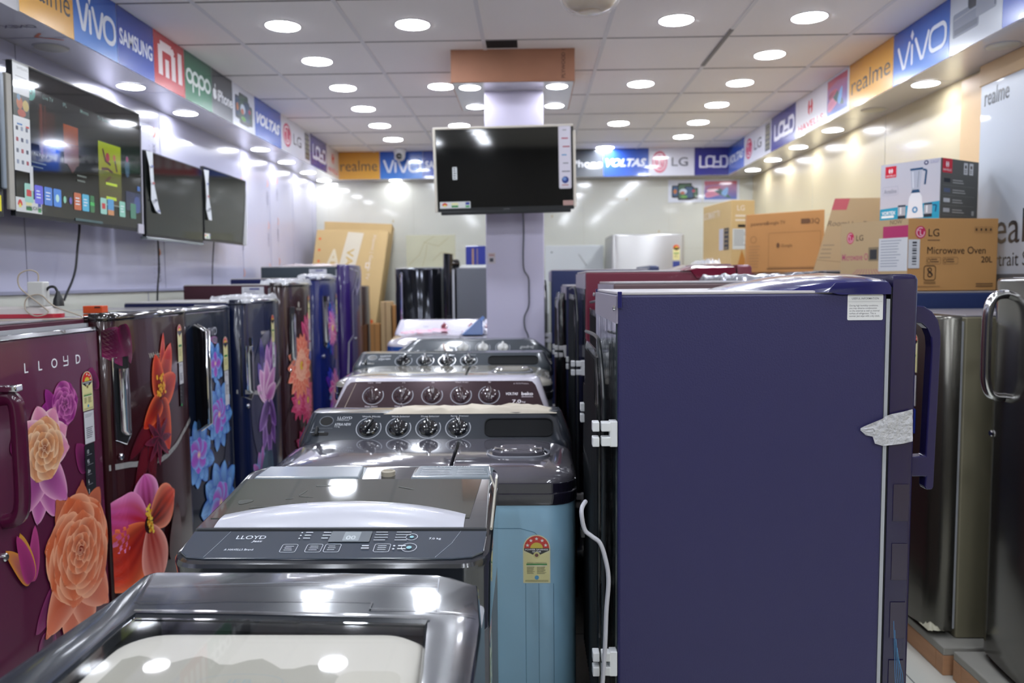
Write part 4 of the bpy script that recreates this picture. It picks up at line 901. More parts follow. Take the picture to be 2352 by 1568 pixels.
def twin(label, x0, y0, w, d_, zr, zp, zt, mbody, mband, mlid, mpanel, style, yp=.35, ypt=.425, split=.60, knobs=4, lidh=.035, frame=None, lidmat2=None):
    t = empty('washing_machine', (x0, y0, 0), 0, label, 'washing machine')
    r = .075
    mb = MB(); mb.loft([R3(.012, w-.012, .012, d_, .06, .04), R3(.004, w-.004, .004, d_, r, .12), R3(.004, w-.004, .004, d_, r, zr-.058)])
    body = mb.build('body', mbody, t, ang=50)
    mb = MB(); mb.loft([R3(.02, w-.02, .02, d_-.02, .05, .0), R3(.02, w-.02, .02, d_-.02, .05, .05)]); mb.build('base', DARK(), t)
    mb = MB(); mb.loft([R3(.002, w-.002, .002, d_, r, zr-.058), R3(0, w, 0, d_, r, zr-.054), R3(0, w, 0, d_, r, zr-.030), R3(.003, w-.003, .003, d_, r, zr-.028), R3(.002, w-.002, .002, d_, r, zr-.004), R3(.010, w-.010, .010, d_, r, zr)])
    mb.build('top_band', mband, t, ang=40)
    sl = (zp-.012-zr-lidh*.4)/yp
    xs = w*split
    for nm, a, b, rad in (('wash_lid', .004, xs-.002, [r, .012, .012, .05]), ('spin_lid', xs+.002, w-.004, [.012, r, .05, .012])):
        rg = []
        for k, (ins, hh) in enumerate(((0, 0), (.002, .25), (.012, .50), (.035, .72), (.065, .87), (.10, .96), (.14, 1.))):
            il = ins if nm == 'wash_lid' else min(ins, .003+.02*(k > 0)*0); ir = ins if nm == 'spin_lid' else min(ins, .003)
            rg.append([(x, y, zr-.004+(lidh)*hh+sl*y) for x, y in rr(a+il, b-ir, .004+ins, yp, [max(.004, q-ins*.3) for q in rad], 7)])
        mb = MB(); mb.loft(rg, cap0=False); ld = mb.build(nm, lidmat2 if (nm == 'spin_lid' and lidmat2) else mlid, t, ang=60)
        if nm == 'spin_lid':
            cx = (a+b)/2+.01; cyy = yp*.52; zz = zr-.004+lidh*.99
            mb = MB(); f = lambda hx, hy, z: [(x, y, zz+sl*y+z) for x, y in rr(cx-hx, cx+hx, cyy-hy, cyy+hy, hy*.9, 8)]
            mb.loft([f(.085, .058, -.004), f(.085, .058, .003), f(.080, .054, .004), f(.078, .052, -.0)], cap0=False, cap1=False); mb.build('grip_rim', CHROME() if style == 'x' else mat('clear_rim', '#8a8d96', .1, coat=1), ld)
            mb = MB(); mb.loft([f(.070, .044, -.002), f(.070, .044, .010), f(.064, .038, .014), f(.045, .020, .012), f(.040, .016, .009)]); mb.build('grip', mlid, ld)
    # control panel: a wedge at the back with rounded shoulders
    ry = .06
    def pr(ix, yf_, z, q=ry): return [(x, y, z) for x, y in rr(ix, w-ix, yf_, d_+.005, [q, q, .02, .02], 7)]
    e = frame['inset'] if frame else .030
    mb = MB(); mb.loft([pr(-.002, yp-.012, zr-.02, .07), pr(-.002, yp-.008, zp-.012, .07), pr(.0, yp, zp, .07), pr(e*.8, ypt-.006, zt-.008, .05), pr(e, ypt, zt-.001, .045), pr(e+.006, ypt+.010, zt, .04)])
    pn = mb.build('control_panel', mpanel if not frame else frame['mat'], t, ang=38)
    th = math.atan2(zt-.008-zp, ypt-.006-yp); L = math.hypot(zt-.008-zp, ypt-.006-yp)
    M = frame_from((0, yp, zp), (1, 0, 0), (0, math.cos(th), math.sin(th)))
    fn = lambda a, b, h: tuple(M @ Vector((a, b, h)))
    return t, body, pn, M, fn, L
m_lid = mat('smoke_lid', '#56545c', .09, coat=1, noise=(2.5, .12, (1, 1, 1)))
m_lid2 = mat('smoke_lid_pale', '#96938a', .12, coat=1, noise=(2.5, .12, (1, 1, 1)))
m_pan = mat('panel_slate', '#30353d', .2, coat=.6, noise=(5, .08, (1, 1, 1)))
m_pan2 = mat('panel_slate2', '#444a50', .25, coat=.5)
def lloyd_panel(t, pn, M, fn, L, w, model, km, dark='#0b0d10'):
    c = H('#c8ccd2'); v = L*.50
    for k in range(4): knob(t, M, w*(.262+.109*k), v, .028, km, None, .022, (-25, 0, 0, 0)[k])
    d = D(fn, .0006)
    for k in range(4): d.fit(('Wash Mode', 'Wash Selector', 'Drain Selector', 'Spin Timer')[k], w*(.262+.109*k)-.024, w*(.262+.109*k)+.030, L*.93, .005, c)
    d.fit('LLOYD', w*.142, w*.195, L*.86, .009, c, .004); d.fit('A HAVELLS Brand', w*.140, w*.185, L*.80, .004, c); d.fit(model, w*.135, w*.195, L*.60, .009, c, .01); d.fit('7.5 kg', w*.135, w*.155, L*.52, .006, c)
    d.line([(w*.055, L*.50), (w*.13, L*.50)], .0008, H('#7a808a'), False); d.lines(w*.05, w*.11, L*.36, 1, .01, .003, H('#8a9098'))
    d.disc(w*.103, L*.78, .020, .017, H('#0b0d10'), 20); d.ring(w*.103, L*.78, .021, .018, .002, H('#70757d')); d.poly(rr(w*.058, w*.118, L*.22, L*.34, .004), H('#08090b'))
    d.build('panel_print', pn)
    mb = MB(); mb.M = M; mb.box(w*.070, w*.080, L*.20, L*.50, .0, .012); mb.build('selector_slider', DARK(), pn, bevel=.002, smooth=False)
    mb = MB(); mb.M = M; q = rr(w*.685, w*.935, L*.14, L*.86, .02, 6)
    mb.loft([[(x, y, 0) for x, y in q], [(x, y, .003) for x, y in q], [(x, y, .003) for x, y in inset(q, .003)], [(x, y, .001) for x, y in inset(q, .004)], [(x, y-.0, .0008) for x, y in inset(q, .006)]])
    mb.build('tray_recess', mat('recess_black', dark, .7, spec=.2), pn, ang=30)
m_k = mat('knob_black', '#16181d', .12, coat=1)
# M3 sky blue twin tub
t, body, pn, M, fn, L = twin('sky blue twin tub washing machine with smoky lids and energy label', -.690, 1.95, .805, .50, .862, .900, .972, mat('sky_blue', '#96c2dc', .3, coat=.5), mat('aubergine_band', '#1d1a2a', .10, coat=1), m_lid, m_pan, 'l', yp=.335, ypt=.405)
lloyd_panel(t, pn, M, fn, L, .805, 'ATRIA NEW', m_k)
d = D(lambda a, b, h: (a, .004-h, b), .0007, .00004); energy(d, .700, .606, .068, .123, 5)
d.build('energy_label', body)
d = D(lambda a, b, h: (a, .004-h, b), .0006); c = H('#3c6c90')
d.line([(.40, .745), (.66, .745), (.695, .735), (.715, .715), (.735, .69)], .0014, c, False)
for xx in (.672, .705, .742): d.line([(xx, .605), (xx, .10)], .001, c, False)
d.build('door_groove', body)
mb = MB(); mb.M = Matrix.Translation((0, 0, 0)); mb.box(.30, .76, .425, .47, .967, .978); 
rumple('foam_wrap', t, .25, .765, .40, .49, .968, .022, mat('foam_cream', '#c9bfae', .7), seed=8, n=18)
# M4 brown panel
m_white = mat('gloss_white', '#d6d3de', .2, coat=.8)
t, body, pn, M, fn, L = twin('white framed washing machine with brown control panel and five knobs', -.725, 2.50, .79, .50, .895, .902, 1.006, mat('white_body', '#c8c4cc', .3, coat=.5), m_white, m_white, m_white, 'l', yp=.335, ypt=.42, frame=dict(mat=m_white, inset=.042))
d = D(fn, .0008); W = .79
q = [(.018, .002), (W-.018, .002), (W-.050, L*.82), (W-.062, L*.94), (W-.08, L*.965), (.08, L*.965), (.062, L*.94), (.050, L*.82)]
mb = MB(); mb.M = M; mb.loft([[(x, y, 0) for x, y in q], [(x, y, .0015) for x, y in q]]); fc = mb.build('fascia', mat('brown_fascia', '#3b272e', .2, metal=.4, coat=.7), pn, smooth=False)
d = D(fn, .0022); c = H('#cfc6ca')
kx = [.150, .258, .365, .470, .572]
for k in range(5): d.fit(('Water Selector', 'Wash Timer', 'Wash Mode', 'Drain Selector', 'Spin Timer')[k], kx[k]-.026, kx[k]+.022, L*.09, .006, c, .01); d.fit(('On  Off', '15', '0', 'Wash Drain', '5')[k], kx[k]-.012*(2 if k in (0, 3) else .4), kx[k]+.012*(2 if k in (0, 3) else .4), L*.90, .005, c)
d.fit('VOLTAS', W*.80, W*.856, L*.47, .011, H('#e4dfe2'), .03, .2); d.fit('beko', W*.872, W*.925, L*.46, .014, H('#e4dfe2'), .03); d.rect(W*.872, W*.925, L*.40, L*.42, c)
d.fit('7.0', W*.83, W*.87, L*.20, .014, H('#e4dfe2'), .02); d.fit('kg', W*.874, W*.89, L*.20, .008, H('#e4dfe2')); d.fit('A TATA Product', W*.835, W*.905, L*.84, .006, c)
d.line([(.052, L*.05), (.082, L*.90)], .0015, H('#b0a090'), False); d.build('fascia_print', fc)
mk = mat('knob_brown', '#38262a', .12, coat=1)
for k in range(5): knob(t, M @ Matrix.Translation((0, 0, .0016)), kx[k], L*.48, .029, mk, None, .022, (10, 0, -4, 6, 0)[k])
# M5 slate grey twin tub
t, body, pn, M, fn, L = twin('grey twin tub washing machine with four black knobs, behind the brown panel', -.770, 3.03, .855, .50, .962, 1.0, 1.053, mat('slate_body', '#5a6068', .3, coat=.5), mat('black_band', '#202329', .10, coat=1), m_lid2, m_pan2, 'l', yp=.335, ypt=.405)
lloyd_panel(t, pn, M, fn, L, .855, 'ATRIA NEW', m_k, '#191b1e')
# M6 pale knobs
t, body, pn, M, fn, L = twin('dark grey washing machine with three pale knobs in front of the pillar', -.680, 3.585, .78, .46, .985, 1.004, 1.072, mat('slate_body', '#5a6068', .3, coat=.5), mat('black_band', '#202329', .10, coat=1), m_lid2, m_pan2, 'l', yp=.30, ypt=.365, frame=dict(mat=m_pan2, inset=.10))
mp = mat('knob_pale', '#b8b9b6', .3, coat=.4)
for k in range(3): knob(t, M, .345+.098*k, L*.50, .027, mp, None, .02)
d = D(fn, .0006); d.ring(.0, .0, .001, .001, .001, H('#888888')); d.poly([(.222, L*.36)]+[(.250+.028*math.cos(math.radians(a)), L*.36+.034*math.sin(math.radians(a))) for a in range(180, -1, -20)], H('#0e1012')); d.poly(rr(.205, .295, L*.26, L*.38, .004), H('#0e1012'))
d.text('godrej', .625, L*.45, .026, H('#b4b6b8'), .008, .2); d.disc(.125, L*.25, .007, .007, H('#c8cacc')); d.fit('LED', .14, .165, L*.2, .008, H('#a0a4a8')); d.build('panel_print', pn)
mb = MB(); mb.M = M @ Matrix.Translation((.255, L*.42, .006)) @ Matrix.Rotation(.3, 4, 'Z'); mb.box(-.005, .005, -.02, .022, 0, .012); mb.build('selector_slider', mat('slider_tan', '#c0aaa0', .4), pn, bevel=.002, smooth=False)
# M7 blue lid and white maroon panel
m_bl = mat('blue_band', '#2a549c', .2, coat=.8)
t, body, pn, M, fn, L = twin('washing machine with pink and white lid, blue rim and maroon knobs, left of the pillar', -.885, 4.80, .82, .50, .972, 1.035, 1.112, mat('white_body', '#c8c4cc', .3, coat=.5), m_bl, mat('clear_white_lid', '#b0adb4', .1, coat=1), m_white, 'l', yp=.33, ypt=.40, lidh=.045, split=.55)
mkm = mat('knob_maroon', '#7a2030', .2, coat=.8)
for xx in (.325, .50, .61): knob(t, M, xx, L*.5, .022, mkm, None, .02, 0, None, False)
d = D(fn, .0006); d.rect(.10, .78, .0, L*.13, H('#8a3844')); d.fit('Semi', .19, .22, L*.45, .012, H('#8a8a90')); d.build('panel_print', pn)
mb = MB(); mb.decal = True; rnd = random.Random(2)
d = D(lambda a, b, h: (a, b, 1.0135+(1.035-.972-.03)*b/.33*1.0+h), .0135)
for (a_, b_, r_) in ((.20, .22, .09), (.30, .26, .08), (.12, .17, .06)):
    for k in range(7): d.petal(a_, b_, 360*k/7+rnd.uniform(0, 20), r_, r_*.7, H('#e8c8d0'), H(rnd.choice(['#e07898', '#e8a0b8', '#d86888'])))
d.build('lid_print', t)
# open spin lid standing up
mb = MB(); mb.loft([[(.455, .10, 1.03), (.59, .10, 1.03), (.585, .12, 1.115), (.57, .12, 1.13)], [(.455, .26, 1.045), (.60, .26, 1.045), (.60, .20, 1.13), (.585, .20, 1.145)]]); mb.build('open_spin_lid', mat('open_lid_blue', '#4a6ca4', .2, coat=.8), t, bevel=.004, smooth=False)

# M2 top loader with white handle
x0, y0, w2, d2 = -.640, 1.345, .566, .46
sl = .140
t = empty('washing_machine', (x0, y0, 0), 0, 'dark top loading washing machine with white arched lid handle', 'washing machine')
mb = MB(); mb.loft([R3(.01, w2-.01, .02, d2, .04, .03), R3(.006, w2-.006, .012, d2, .045, .06), R3(.006, w2-.006, .012, d2, .045, .74)]); body = mb.build('body', m_side, t, ang=50)
mb = MB(); mb.loft([R3(.03, w2-.03, .03, d2-.02, .04, 0), R3(.03, w2-.03, .03, d2-.02, .04, .04)]); mb.build('base', DARK(), t)
mb = MB(); mb.loft([R3(.004, w2-.004, .016, d2, .055, .735), R3(.002, w2-.002, .010, d2, .055, .80, slope=sl), R3(0, w2, .0, d2, .055, .858, slope=sl), R3(.0, w2, -.003, d2, .055, .868, slope=sl), R3(.003, w2-.003, .0, d2-.001, .053, .874, slope=sl), R3(.012, w2-.012, .011, d2-.01, .045, .8755, slope=sl)])
tf = mb.build('top_frame', mat('dark_frame', '#23262c', .12, coat=1), t, ang=40)
zt = lambda y: .8755+sl*y
def F2(a, b, h): return (a, b, zt(b)+h)
cp_ = [(.060, .014), (.490, .014), (.512, .105), (.045, .105)]
mb = MB(); q = [(.030, .018)]+[(.065, .012), (.50, .012), (.535, .018), (.553, .035), (.556, .103), (.010, .103), (.013, .035)]
mb.loft([[F2(a, b, 0) for a, b in q], [F2(a, b, .003+.08*(b-.012)) for a, b in q]]); cpn = mb.build('control_panel', mat('panel_blue_grey', '#3c434e', .12, coat=1, noise=(12, .12, (1, 1, 1))), t, bevel=.0015, smooth=False)
d = D(lambda a, b, h: F2(a, b, .003+.08*(b-.012)+h), .0005); c = H('#c4cad2')
d.line([(.062, .014), (.072, .06), (.045+.035, .101)], .0008, H('#8a929c'), False); d.line([(.470, .014), (.495, .06), (.508, .101)], .0008, H('#8a929c'), False)
d.fit('LLOYD', .098, .152, .074, .012, c, .01); d.fit('Jazz', .130, .150, .062, .008, c, .02, .2); d.fit('A HAVELLS Brand', .090, .142, .036, .006, c, .01); d.fit('7.0 kg', .452, .474, .070, .008, c, .01)
for xx in (.205, .250, .283, .372):
    q = rr(xx-.014, xx+.014, .030, .056, .004, 4); d.line(q+[q[0]], .0009, c, False); d.lines(xx-.008, xx+.009, .050, 3, .006, .0015, c)
for xx, yy, r_ in ((.430, .079, .011), (.430, .044, .014)): d.ring(xx-.01, yy, r_, r_, .001, c); d.disc(xx-.01, yy, r_*.35, r_*.35, H('#7ab0b8'), 12)
for k in range(3): d.disc(.215, .094-.010*k, .0018, .0018, c, 8); d.lines(.222, .238, .096-.010*k, 1, 1, .0025, c); d.lines(.255, .272, .096-.010*k, 1, 1, .0025, c)
d.rrect(.270, .345, .062, .098, .002, H('#4c545c')); d.rrect(.295, .325, .066, .096, .002, H('#7c848a')); d.text('00', .300, .070, .018, H('#b8c0c4'), .01)
for k in range(4): d.lines(.352, .378, .096-.009*k, 1, 1, .0025, H('#9aa0a8')); d.lines(.390, .418, .096-.009*k, 1, 1, .0025, H('#9aa0a8'))
for k in range(2): d.disc(.393, .048-.010*k, .0022, .0022, c, 8); d.lines(.400, .418, .050-.010*k, 1, 1, .003, c); d.lines(.335, .352, .050-.008*k, 1, 1, .003, c)
d.build('panel_print', cpn)
mb = MB(); q = [(.010, .108), (.556, .108), (.550, .345), (.018, .352)]
mb.loft([[F2(a, b, -.002) for a, b in q], [F2(a, b, .012) for a, b in q], [F2(a, b, .013) for a, b in inset(q, .003)]])
lid = mb.build('lid', mat('lid_frame_grey', '#3e4043', .14, coat=1), t, bevel=.001, smooth=False)
mb = MB(); q = [(.022, .150), (.520, .150), (.532, .340), (.030, .345)]
mb.loft([[F2(a, b, .013) for a, b in q], [F2(a, b, .0145) for a, b in q]])
lg_ = mb.build('lid_glass', mat('smoked_glass', '#4c4d48', .05, coat=1, coat_rough=.02, noise=(4, .12, (1, 1, 1))), lid, smooth=False)
d = D(lambda a, b, h: F2(a, b, .0146+h), .0003)
dm, dm2 = H('#3a3c38'), H('#474944')
for a_, b_, ang_, L_, W_ in ((.185, .305, 0, .035, .008), (.163, .255, 70, .03, .004), (.163, .252, -12, .035, .003), (.14, .238, 10, .018, .004), (.185, .228, -50, .03, .005), (.20, .208, 15, .035, .010), (.235, .220, -15, .03, .008), (.08, .195, 8, .05, .004), (.14, .188, 5, .09, .012), (.05, .22, 20, .03, .02), (.36, .30, -25, .04, .004)): d.petal(a_, b_, ang_, L_, W_, dm, dm2, dm2)
d.build('dirt_marks', lg_, PRINTM())
mb = MB(); n = 24; bot = []; top = []; mid = []
for k in range(n+1):
    s_ = k/n; xx = .044+.468*s_; arch = 1-abs(2*s_-1)**2.2
    yt = .165+.062*arch; xt = xx+.006*(1-2*s_)*(-1)
    bot.append(F2(xx, .110, .008)); mid.append((xx, yt))
rg = []
for k in range(n+1):
    xx, yt = mid[k]; s_ = k/n; arch = 1-abs(2*s_-1)**2.2
    L_ = yt-.110
    rg.append([F2(xx, .110, .013)]+[F2(xx, .110+L_*q_, .0145+.016*arch*math.sin(math.pi*q_**.8)+.003*math.sin(math.pi*q_)) for q_ in (.0, .12, .25, .4, .55, .7, .85, .95, 1)]+[F2(xx, yt, .013)])
mb.loft(rg); mb.build('lid_handle', mat('gloss_white2', '#b9bac4', .3, coat=.5), lid, ang=50)
for nm_, a, b in (('hinge_cover', .028, .270), ('hinge_cover', .372, .556)):
    mb = MB(); mb.loft([[F2(a, .358, -.004), F2(b, .358, -.004), F2(b, .452, -.004), F2(a, .452, -.004)], [F2(a+.006, .362, .012), F2(b-.006, .362, .012), F2(b-.014, .440, .006), F2(a+.014, .440, .006)]])
    hc = mb.build(nm_, mat('hinge_grey', '#7c858c', .2, coat=.6), t, bevel=.003, smooth=False)
    if a > .3:
        d = D(lambda a_, b_, h: F2(a_, b_, .0122-(b_-.362)*.077+h), .0008); d.fit('! WARNING', .425, .500, .428, .007, H('#c8ccd0'), .01); d.lines(.395, .465, .418, 4, .013, .003, H('#b4babe'), .1); d.lines(.475, .545, .418, 4, .013, .003, H('#b4babe'), .2); d.build('warning_print', hc)
mb = MB(); mb.lathe([(.016, 0), (.016, .010), (.012, .012), (.009, .008), (.009, .0), (0, 0)], c=F2(.32, .405, -.002), n=20); mb.build('water_inlet', mat('inlet_tan', '#a8a090', .4), t)
mb = MB(); mb.tube([F2(w2-.003, .12, .006), F2(w2-.003, .35, .010)], .003, 6); mb.tube([F2(w2-.016, .36, .014), F2(w2-.004, .30, .010)], .0022, 6, smooth=False); mb.build('hinge_edge', mat('edge_pale', '#a09c90', .3), t)
rs = D(lambda a, b, h: (w2-.006+h, a, b), .0008); energy(rs, .10, .60, .075, .14, 5); rs.build('energy_label', body)

# M1 nearest top loader with see-through lid
x0, y0 = -.668, .66
t = empty('washing_machine', (x0, y0, 0), 0, 'nearest washing machine with clear lid showing white packing foam inside', 'washing machine')
w1, d1 = .594, .645
mb = MB(); mb.loft([R3(.014, w1-.006, .0, d1-.03, .03, .03), R3(.012, w1-.004, .0, d1-.03, .03, .06), R3(.012, w1-.004, .0, d1-.03, .03, .835)]); body = mb.build('body', mat('side_steel', '#7c8086', .25, metal=.6), t, ang=50)
mb = MB(); mb.loft([R3(.04, w1-.04, .04, d1-.06, .04, 0), R3(.04, w1-.04, .04, d1-.06, .04, .04)]); mb.build('base', DARK(), t)
# ring-shaped deck around the window; outline in local x,y, z by height function
def zd(x, y):
    return .872+.012*max(0, min(1, (y-.50)/.10))-.010*max(0, (y-.60)/.045)**2
out = [(0.0, .0), (w1, .0), (w1, .455), (w1-.012, .575), (.52, .612), (.30, .632), (.040, .642), (.030, .60), (.012, .49), (0, .30)]
mb = MB()
def ds(pts, k=4):
    r_ = []
    for i in range(len(pts)):
        a, b = pts[i], pts[(i+1) % len(pts)]
        for j in range(k): r_.append((a[0]+(b[0]-a[0])*j/k, a[1]+(b[1]-a[1])*j/k))
    return r_
inn = [(.085, .0+.03), (.534, .03), (.531, .25), (.512, .458), (.36, .466), (.23, .473), (.078, .478), (.076, .44), (.078, .30), (.080, .15)]
oo, ii = ds(out), ds(inn)
def blend(k): return [(a[0]*(1-k)+b[0]*k, a[1]*(1-k)+b[1]*k) for a, b in zip(oo, ii)]
rg = [[(a, b, .835) for a, b in inset(oo, .004)], [(a, b, zd(a, b)-.010) for a, b in oo], [(a, b, zd(a, b)-.002) for a, b in inset(oo, .002)]]
for k in (.05, .12, .5, .88, .95): rg.append([(a, b, zd(a, b)+.003*math.sin(math.pi*k)) for a, b in blend(k)])
rg.append([(a, b, .866) for a, b in ii]); rg.append([(a, b, .850) for a, b in ii])
mb.loft(rg, cap0=False, cap1=False)
dk = mb.build('deck', mat('deck_grey', '#23272e', .2, coat=.5, coat_rough=.06, noise=(5, .3, (1, 1, 1)), bump=(2.5, .15, .02, (1, 1, 1))), t, ang=16)
d = D(lambda a, b, h: (a, b, zd(a, b)+.0036+h), .0008)
gl = H('#14161a')
d.line([(.074, .486), (.23, .481), (.36, .474), (.518, .464)], .006, gl, False)
d.line([(.06, .512), (.20, .520), (.36, .518), (.425, .514)], .0016, gl, False); d.line([(.425, .514), (.425, .492)], .003, gl, False); d.line([(.425, .492), (.50, .490), (.585, .470)], .0014, gl, False)
d.line([(.525, .488), (.521, .54), (.518, .585)], .0010, H('#9aa0a8'), False); d.line([(.060, .56), (.30, .573), (.52, .568)], .001, H('#6a7078'), False)
d.build('deck_seams', dk)
mb = MB(); mb.loft([[(a, b, .8675) for a, b in inset(ii, .001)], [(a, b, .8685) for a, b in ii]], cap0=False); mb.build('lid_window', glass('window_glass', '#e6e6e4', .03, .03), t, smooth=False)
fo = rr(.084, .524, .02, .450, .06, 8)
mb = MB(); mb.loft([[(a, b, .80) for a, b in fo], [(a, b, .850) for a, b in fo], [(a, b, .860) for a, b in inset(fo, .012)], [(a, b, .861) for a, b in inset(fo, .03)]]); fm = mb.build('packing_foam', mat('foam_white', '#e8e4dc', .6, noise=(3, .05, (1, 1, 1))), t, ang=50)
d = D(lambda a, b, h: (a, b, .8612+h), .0004); g1 = H('#8f8f89')  # grey haze patch put into the foam colour, plus a printed oval mark
pts = [(.12, .03)]+[(.12+.34*k/20, .36+.012*math.sin(k*1.3)-.05*(k/20)**3) for k in range(21)]+[(.455, .28), (.43, .25), (.455, .2), (.44, .03)]
d.poly(pts, H('#bdbab0')); d.rrect(.42, .50, .20, .33, .02, H('#dcd8ce')); d.ring(.30, .30, .055, .022, .0012, H('#a8b4b8')); d.fit('IFB', .285, .315, .295, .012, H('#a8b4b8')); d.build('foam_haze', fm, PRINTM())
mb = MB(); mb.loft([[(a, b, .66) for a, b in inset(ii, .0)], [(a, b, .80) for a, b in ii]]); mb.build('tub', mat('tub_dark', '#50524f', .5), t, smooth=False)
mb = MB(); mb.box(w1-.006, w1+.010, .33, .352, .795, .815); mb.build('latch', mat('brass', '#a08a60', .35, metal=.8), t, bevel=.002, smooth=False)

# ================================================================ TELEVISIONS
m_scr = mat('tv_glass', '#0d100f', .035, spec=.7, coat=.3)
m_scr2 = mat('tv_glass_grey', '#151a18', .07, spec=.6, coat=.2)
def tv(label, loc, rz, tilt, w, h, th=.045, screen=None, bez=.006, chin=.014, film=None, frm=None):
    """local x right, z up, front at y=0"""
    t = empty('television', loc, rz, label, 'television'); t.rotation_euler = (math.radians(tilt), 0, math.radians(rz)); t.rotation_mode = 'XYZ'
    mb = MB(); mb.loft([[(x, .0, z) for x, z in rr(0, w, 0, h, .006, 3)], [(x, .018, z) for x, z in rr(0, w, 0, h, .006, 3)], [(x, th, z) for x, z in rr(.08, w-.08, .06, h*.8, .02, 3)]]); mb.build('housing', frm or DARK(), t, smooth=False)
    mb = MB(); mb.box(bez, w-bez, -.0012, .0, chin, h-bez); sc = mb.build('screen', screen or m_scr, t, smooth=False)
    if film: rumple('edge_film', t, -.006, w+.006, -.01, .03, h-.004, .008, film, n=24, seed=int(w*100))
    return t, sc
def tlabel(t, a0, b0, kind='energy', w=.12, h=.035):
    d = D(lambda a, b, q: (a, -.0014-q, b), .0008)
    if kind == 'energy':
        d.rect(a0, a0+w, b0, b0+h, H('#d4d6d4')); d.disc(a0+w*.16, b0+h*.3, w*.10, h*.55, H('#cf4038'), 16, 20, 160); d.disc(a0+w*.16, b0+h*.3, w*.05, h*.3, H('#e0d060'), 12, 0, 180); d.rect(a0+w*.38, a0+w*.60, b0+h*.15, b0+h*.42, H('#2f8a42')); d.rect(a0+w*.38, a0+w*.60, b0+h*.5, b0+h*.8, H('#e0dcA0')); d.rect(a0+w*.84, a0+w*.97, b0+h*.5, b0+h*.9, H('#3a4a98')); d.rect(a0+w*.84, a0+w*.97, b0+h*.1, b0+h*.4, H('#4aa060'))
    d.build('energy_label', t)
    return d
m_scr3 = m_scr
filmw = mat('tv_film', '#d4d0c8', .2, alpha=.6)
# TV 1: switched on, left wall
t, sc = tv('large switched on television on the left wall showing app icons', (-1.86, 2.88, 1.610), 90, 1.2, .945, .555, film=filmw)
d = D(lambda a, b, q: (a, -.0013-q, b), .0004, .00003); W, Hh = .945, .555
U = lambda a: a*W; V = lambda b: b*Hh
d.rect(U(.10), U(.99), V(.50), V(.86), H('#0d1412'), H('#101816'))
d.rect(U(.16), U(.27), V(.45), V(.74), H('#1c0f0c'), H('#3a2018')); d.rect(U(.17), U(.185), V(.42), V(.78), H('#5c2a1c')); d.rect(U(.20), U(.21), V(.42), V(.78), H('#4a2218'))
d.rect(U(.33), U(.44), V(.42), V(.70), H('#442014'), H('#8a4426')); d.poly([(U(.34), V(.44)), (U(.39), V(.36)), (U(.45), V(.46))], H('#4a2414'))
d.rect(U(.60), U(.80), V(.18), V(.66), H('#3a2810'), H('#6a7818')); d.rect(U(.60), U(.80), V(.44), V(.66), H('#7c7a1a'), H('#8c9c20'))
for P in ([(.64, .60), (.66, .52), (.70, .50)], [(.63, .45), (.68, .46), (.72, .44)], [(.74, .56), (.76, .46)], [(.70, .40), (.66, .36)]): d.line([(U(a), V(b)) for a, b in P], .012, H('#4a1a20'))
d.disc(U(.68), V(.55), .016, .02, H('#8a2038')); d.disc(U(.74), V(.56), .011, .014, H('#a06048')); d.rect(U(.66), U(.76), V(.335), V(.355), H('#a8c030')); d.rect(U(.66), U(.75), V(.22), V(.245), H('#a8c030')); d.rect(U(.62), U(.78), V(.175), V(.185), H('#707468'))
d.disc(U(.86), V(.52), .022, .05, H('#30485c')); d.disc(U(.86), V(.58), .011, .013, H('#8a4460')); d.rect(U(.84), U(.99), V(.16), V(.32), H('#101c38'), H('#182448')); d.disc(U(.95), V(.22), .03, .04, H('#2c4078')); d.rect(U(.955), U(.985), V(.34), V(.38), H('#2a5898'))
d.disc(U(.11), V(.84), .032, .034, H('#4f8a80')); d.text('Q', U(.10), V(.825), .03, H('#20403c'), .01)
for s_, a_ in (('Live TV', .19), ('IPL', .33), ('Movies', .46), ('TV Shows', .60), ('Kids', .76)): d.text(s_, U(a_), V(.82), .022, H('#7a928c'), .002)
c_ = ['#8ab8ac', '#5a58c8', '#3a70c0', '#3a78c8', '#242c2c', '#242c2c', '#b05a38', '#48a0c0', '#2a6a40', '#242c2c', '#8ab8ac', '#4888b8', '#242c2c', '#7ab0a0', '#242c2c', '#38705c']
xx = .055
for k, c in enumerate(c_):
    ww = .055 if k not in (4, 5, 8, 9, 12, 14) else .035
    y0_ = .10; hh_ = .125
    if c != '#242c2c': d.rrect(U(xx), U(xx+ww), V(y0_), V(y0_+hh_), .006, H(c))
    if k in (0, 10): d.rrect(U(xx+.012), U(xx+ww-.012), V(y0_+.04), V(y0_+.085), .003, H('#b03038'))
    if k == 3: d.disc(U(xx+ww/2), V(y0_+.06), .012, .015, H('#a8d0c8'))
    if k in (4, 5): d.disc(U(xx+ww/2), V(y0_+.06), .010, .014, H(['#80b8a0', '#5a50a0'][k-4]))
    if k == 8: d.rect(U(xx), U(xx+ww), V(y0_+.05), V(y0_+.075), H('#38a050'))
    if k in (1, 2, 6, 7, 13): d.lines(U(xx+.012), U(xx+ww-.012), V(y0_+.09), 3, .012, .004, H('#c8d4dc'))
    if k == 11: d.rect(U(xx), U(xx+ww), V(y0_), V(y0_+.04), H('#b07850'))
    xx += ww+.008
d.text('APPLICATIONS', U(.06), V(.055), .018, H('#3c4c48')); d.text('Fire Fighter', U(.12), V(.42), .018, H('#8a9090')); d.lines(U(.10), U(.20), V(.38), 2, .016, .005, H('#54605c')); d.lines(U(.42), U(.50), V(.36), 2, .02, .007, H('#5a625c'))
d.rect(U(.40), U(.62), V(-.0)+.012, V(.04), H('#2a4a50'))
d.build('screen_picture', sc, SCREEN())
tlabel(t, .0, .018, w=.155, h=.052)
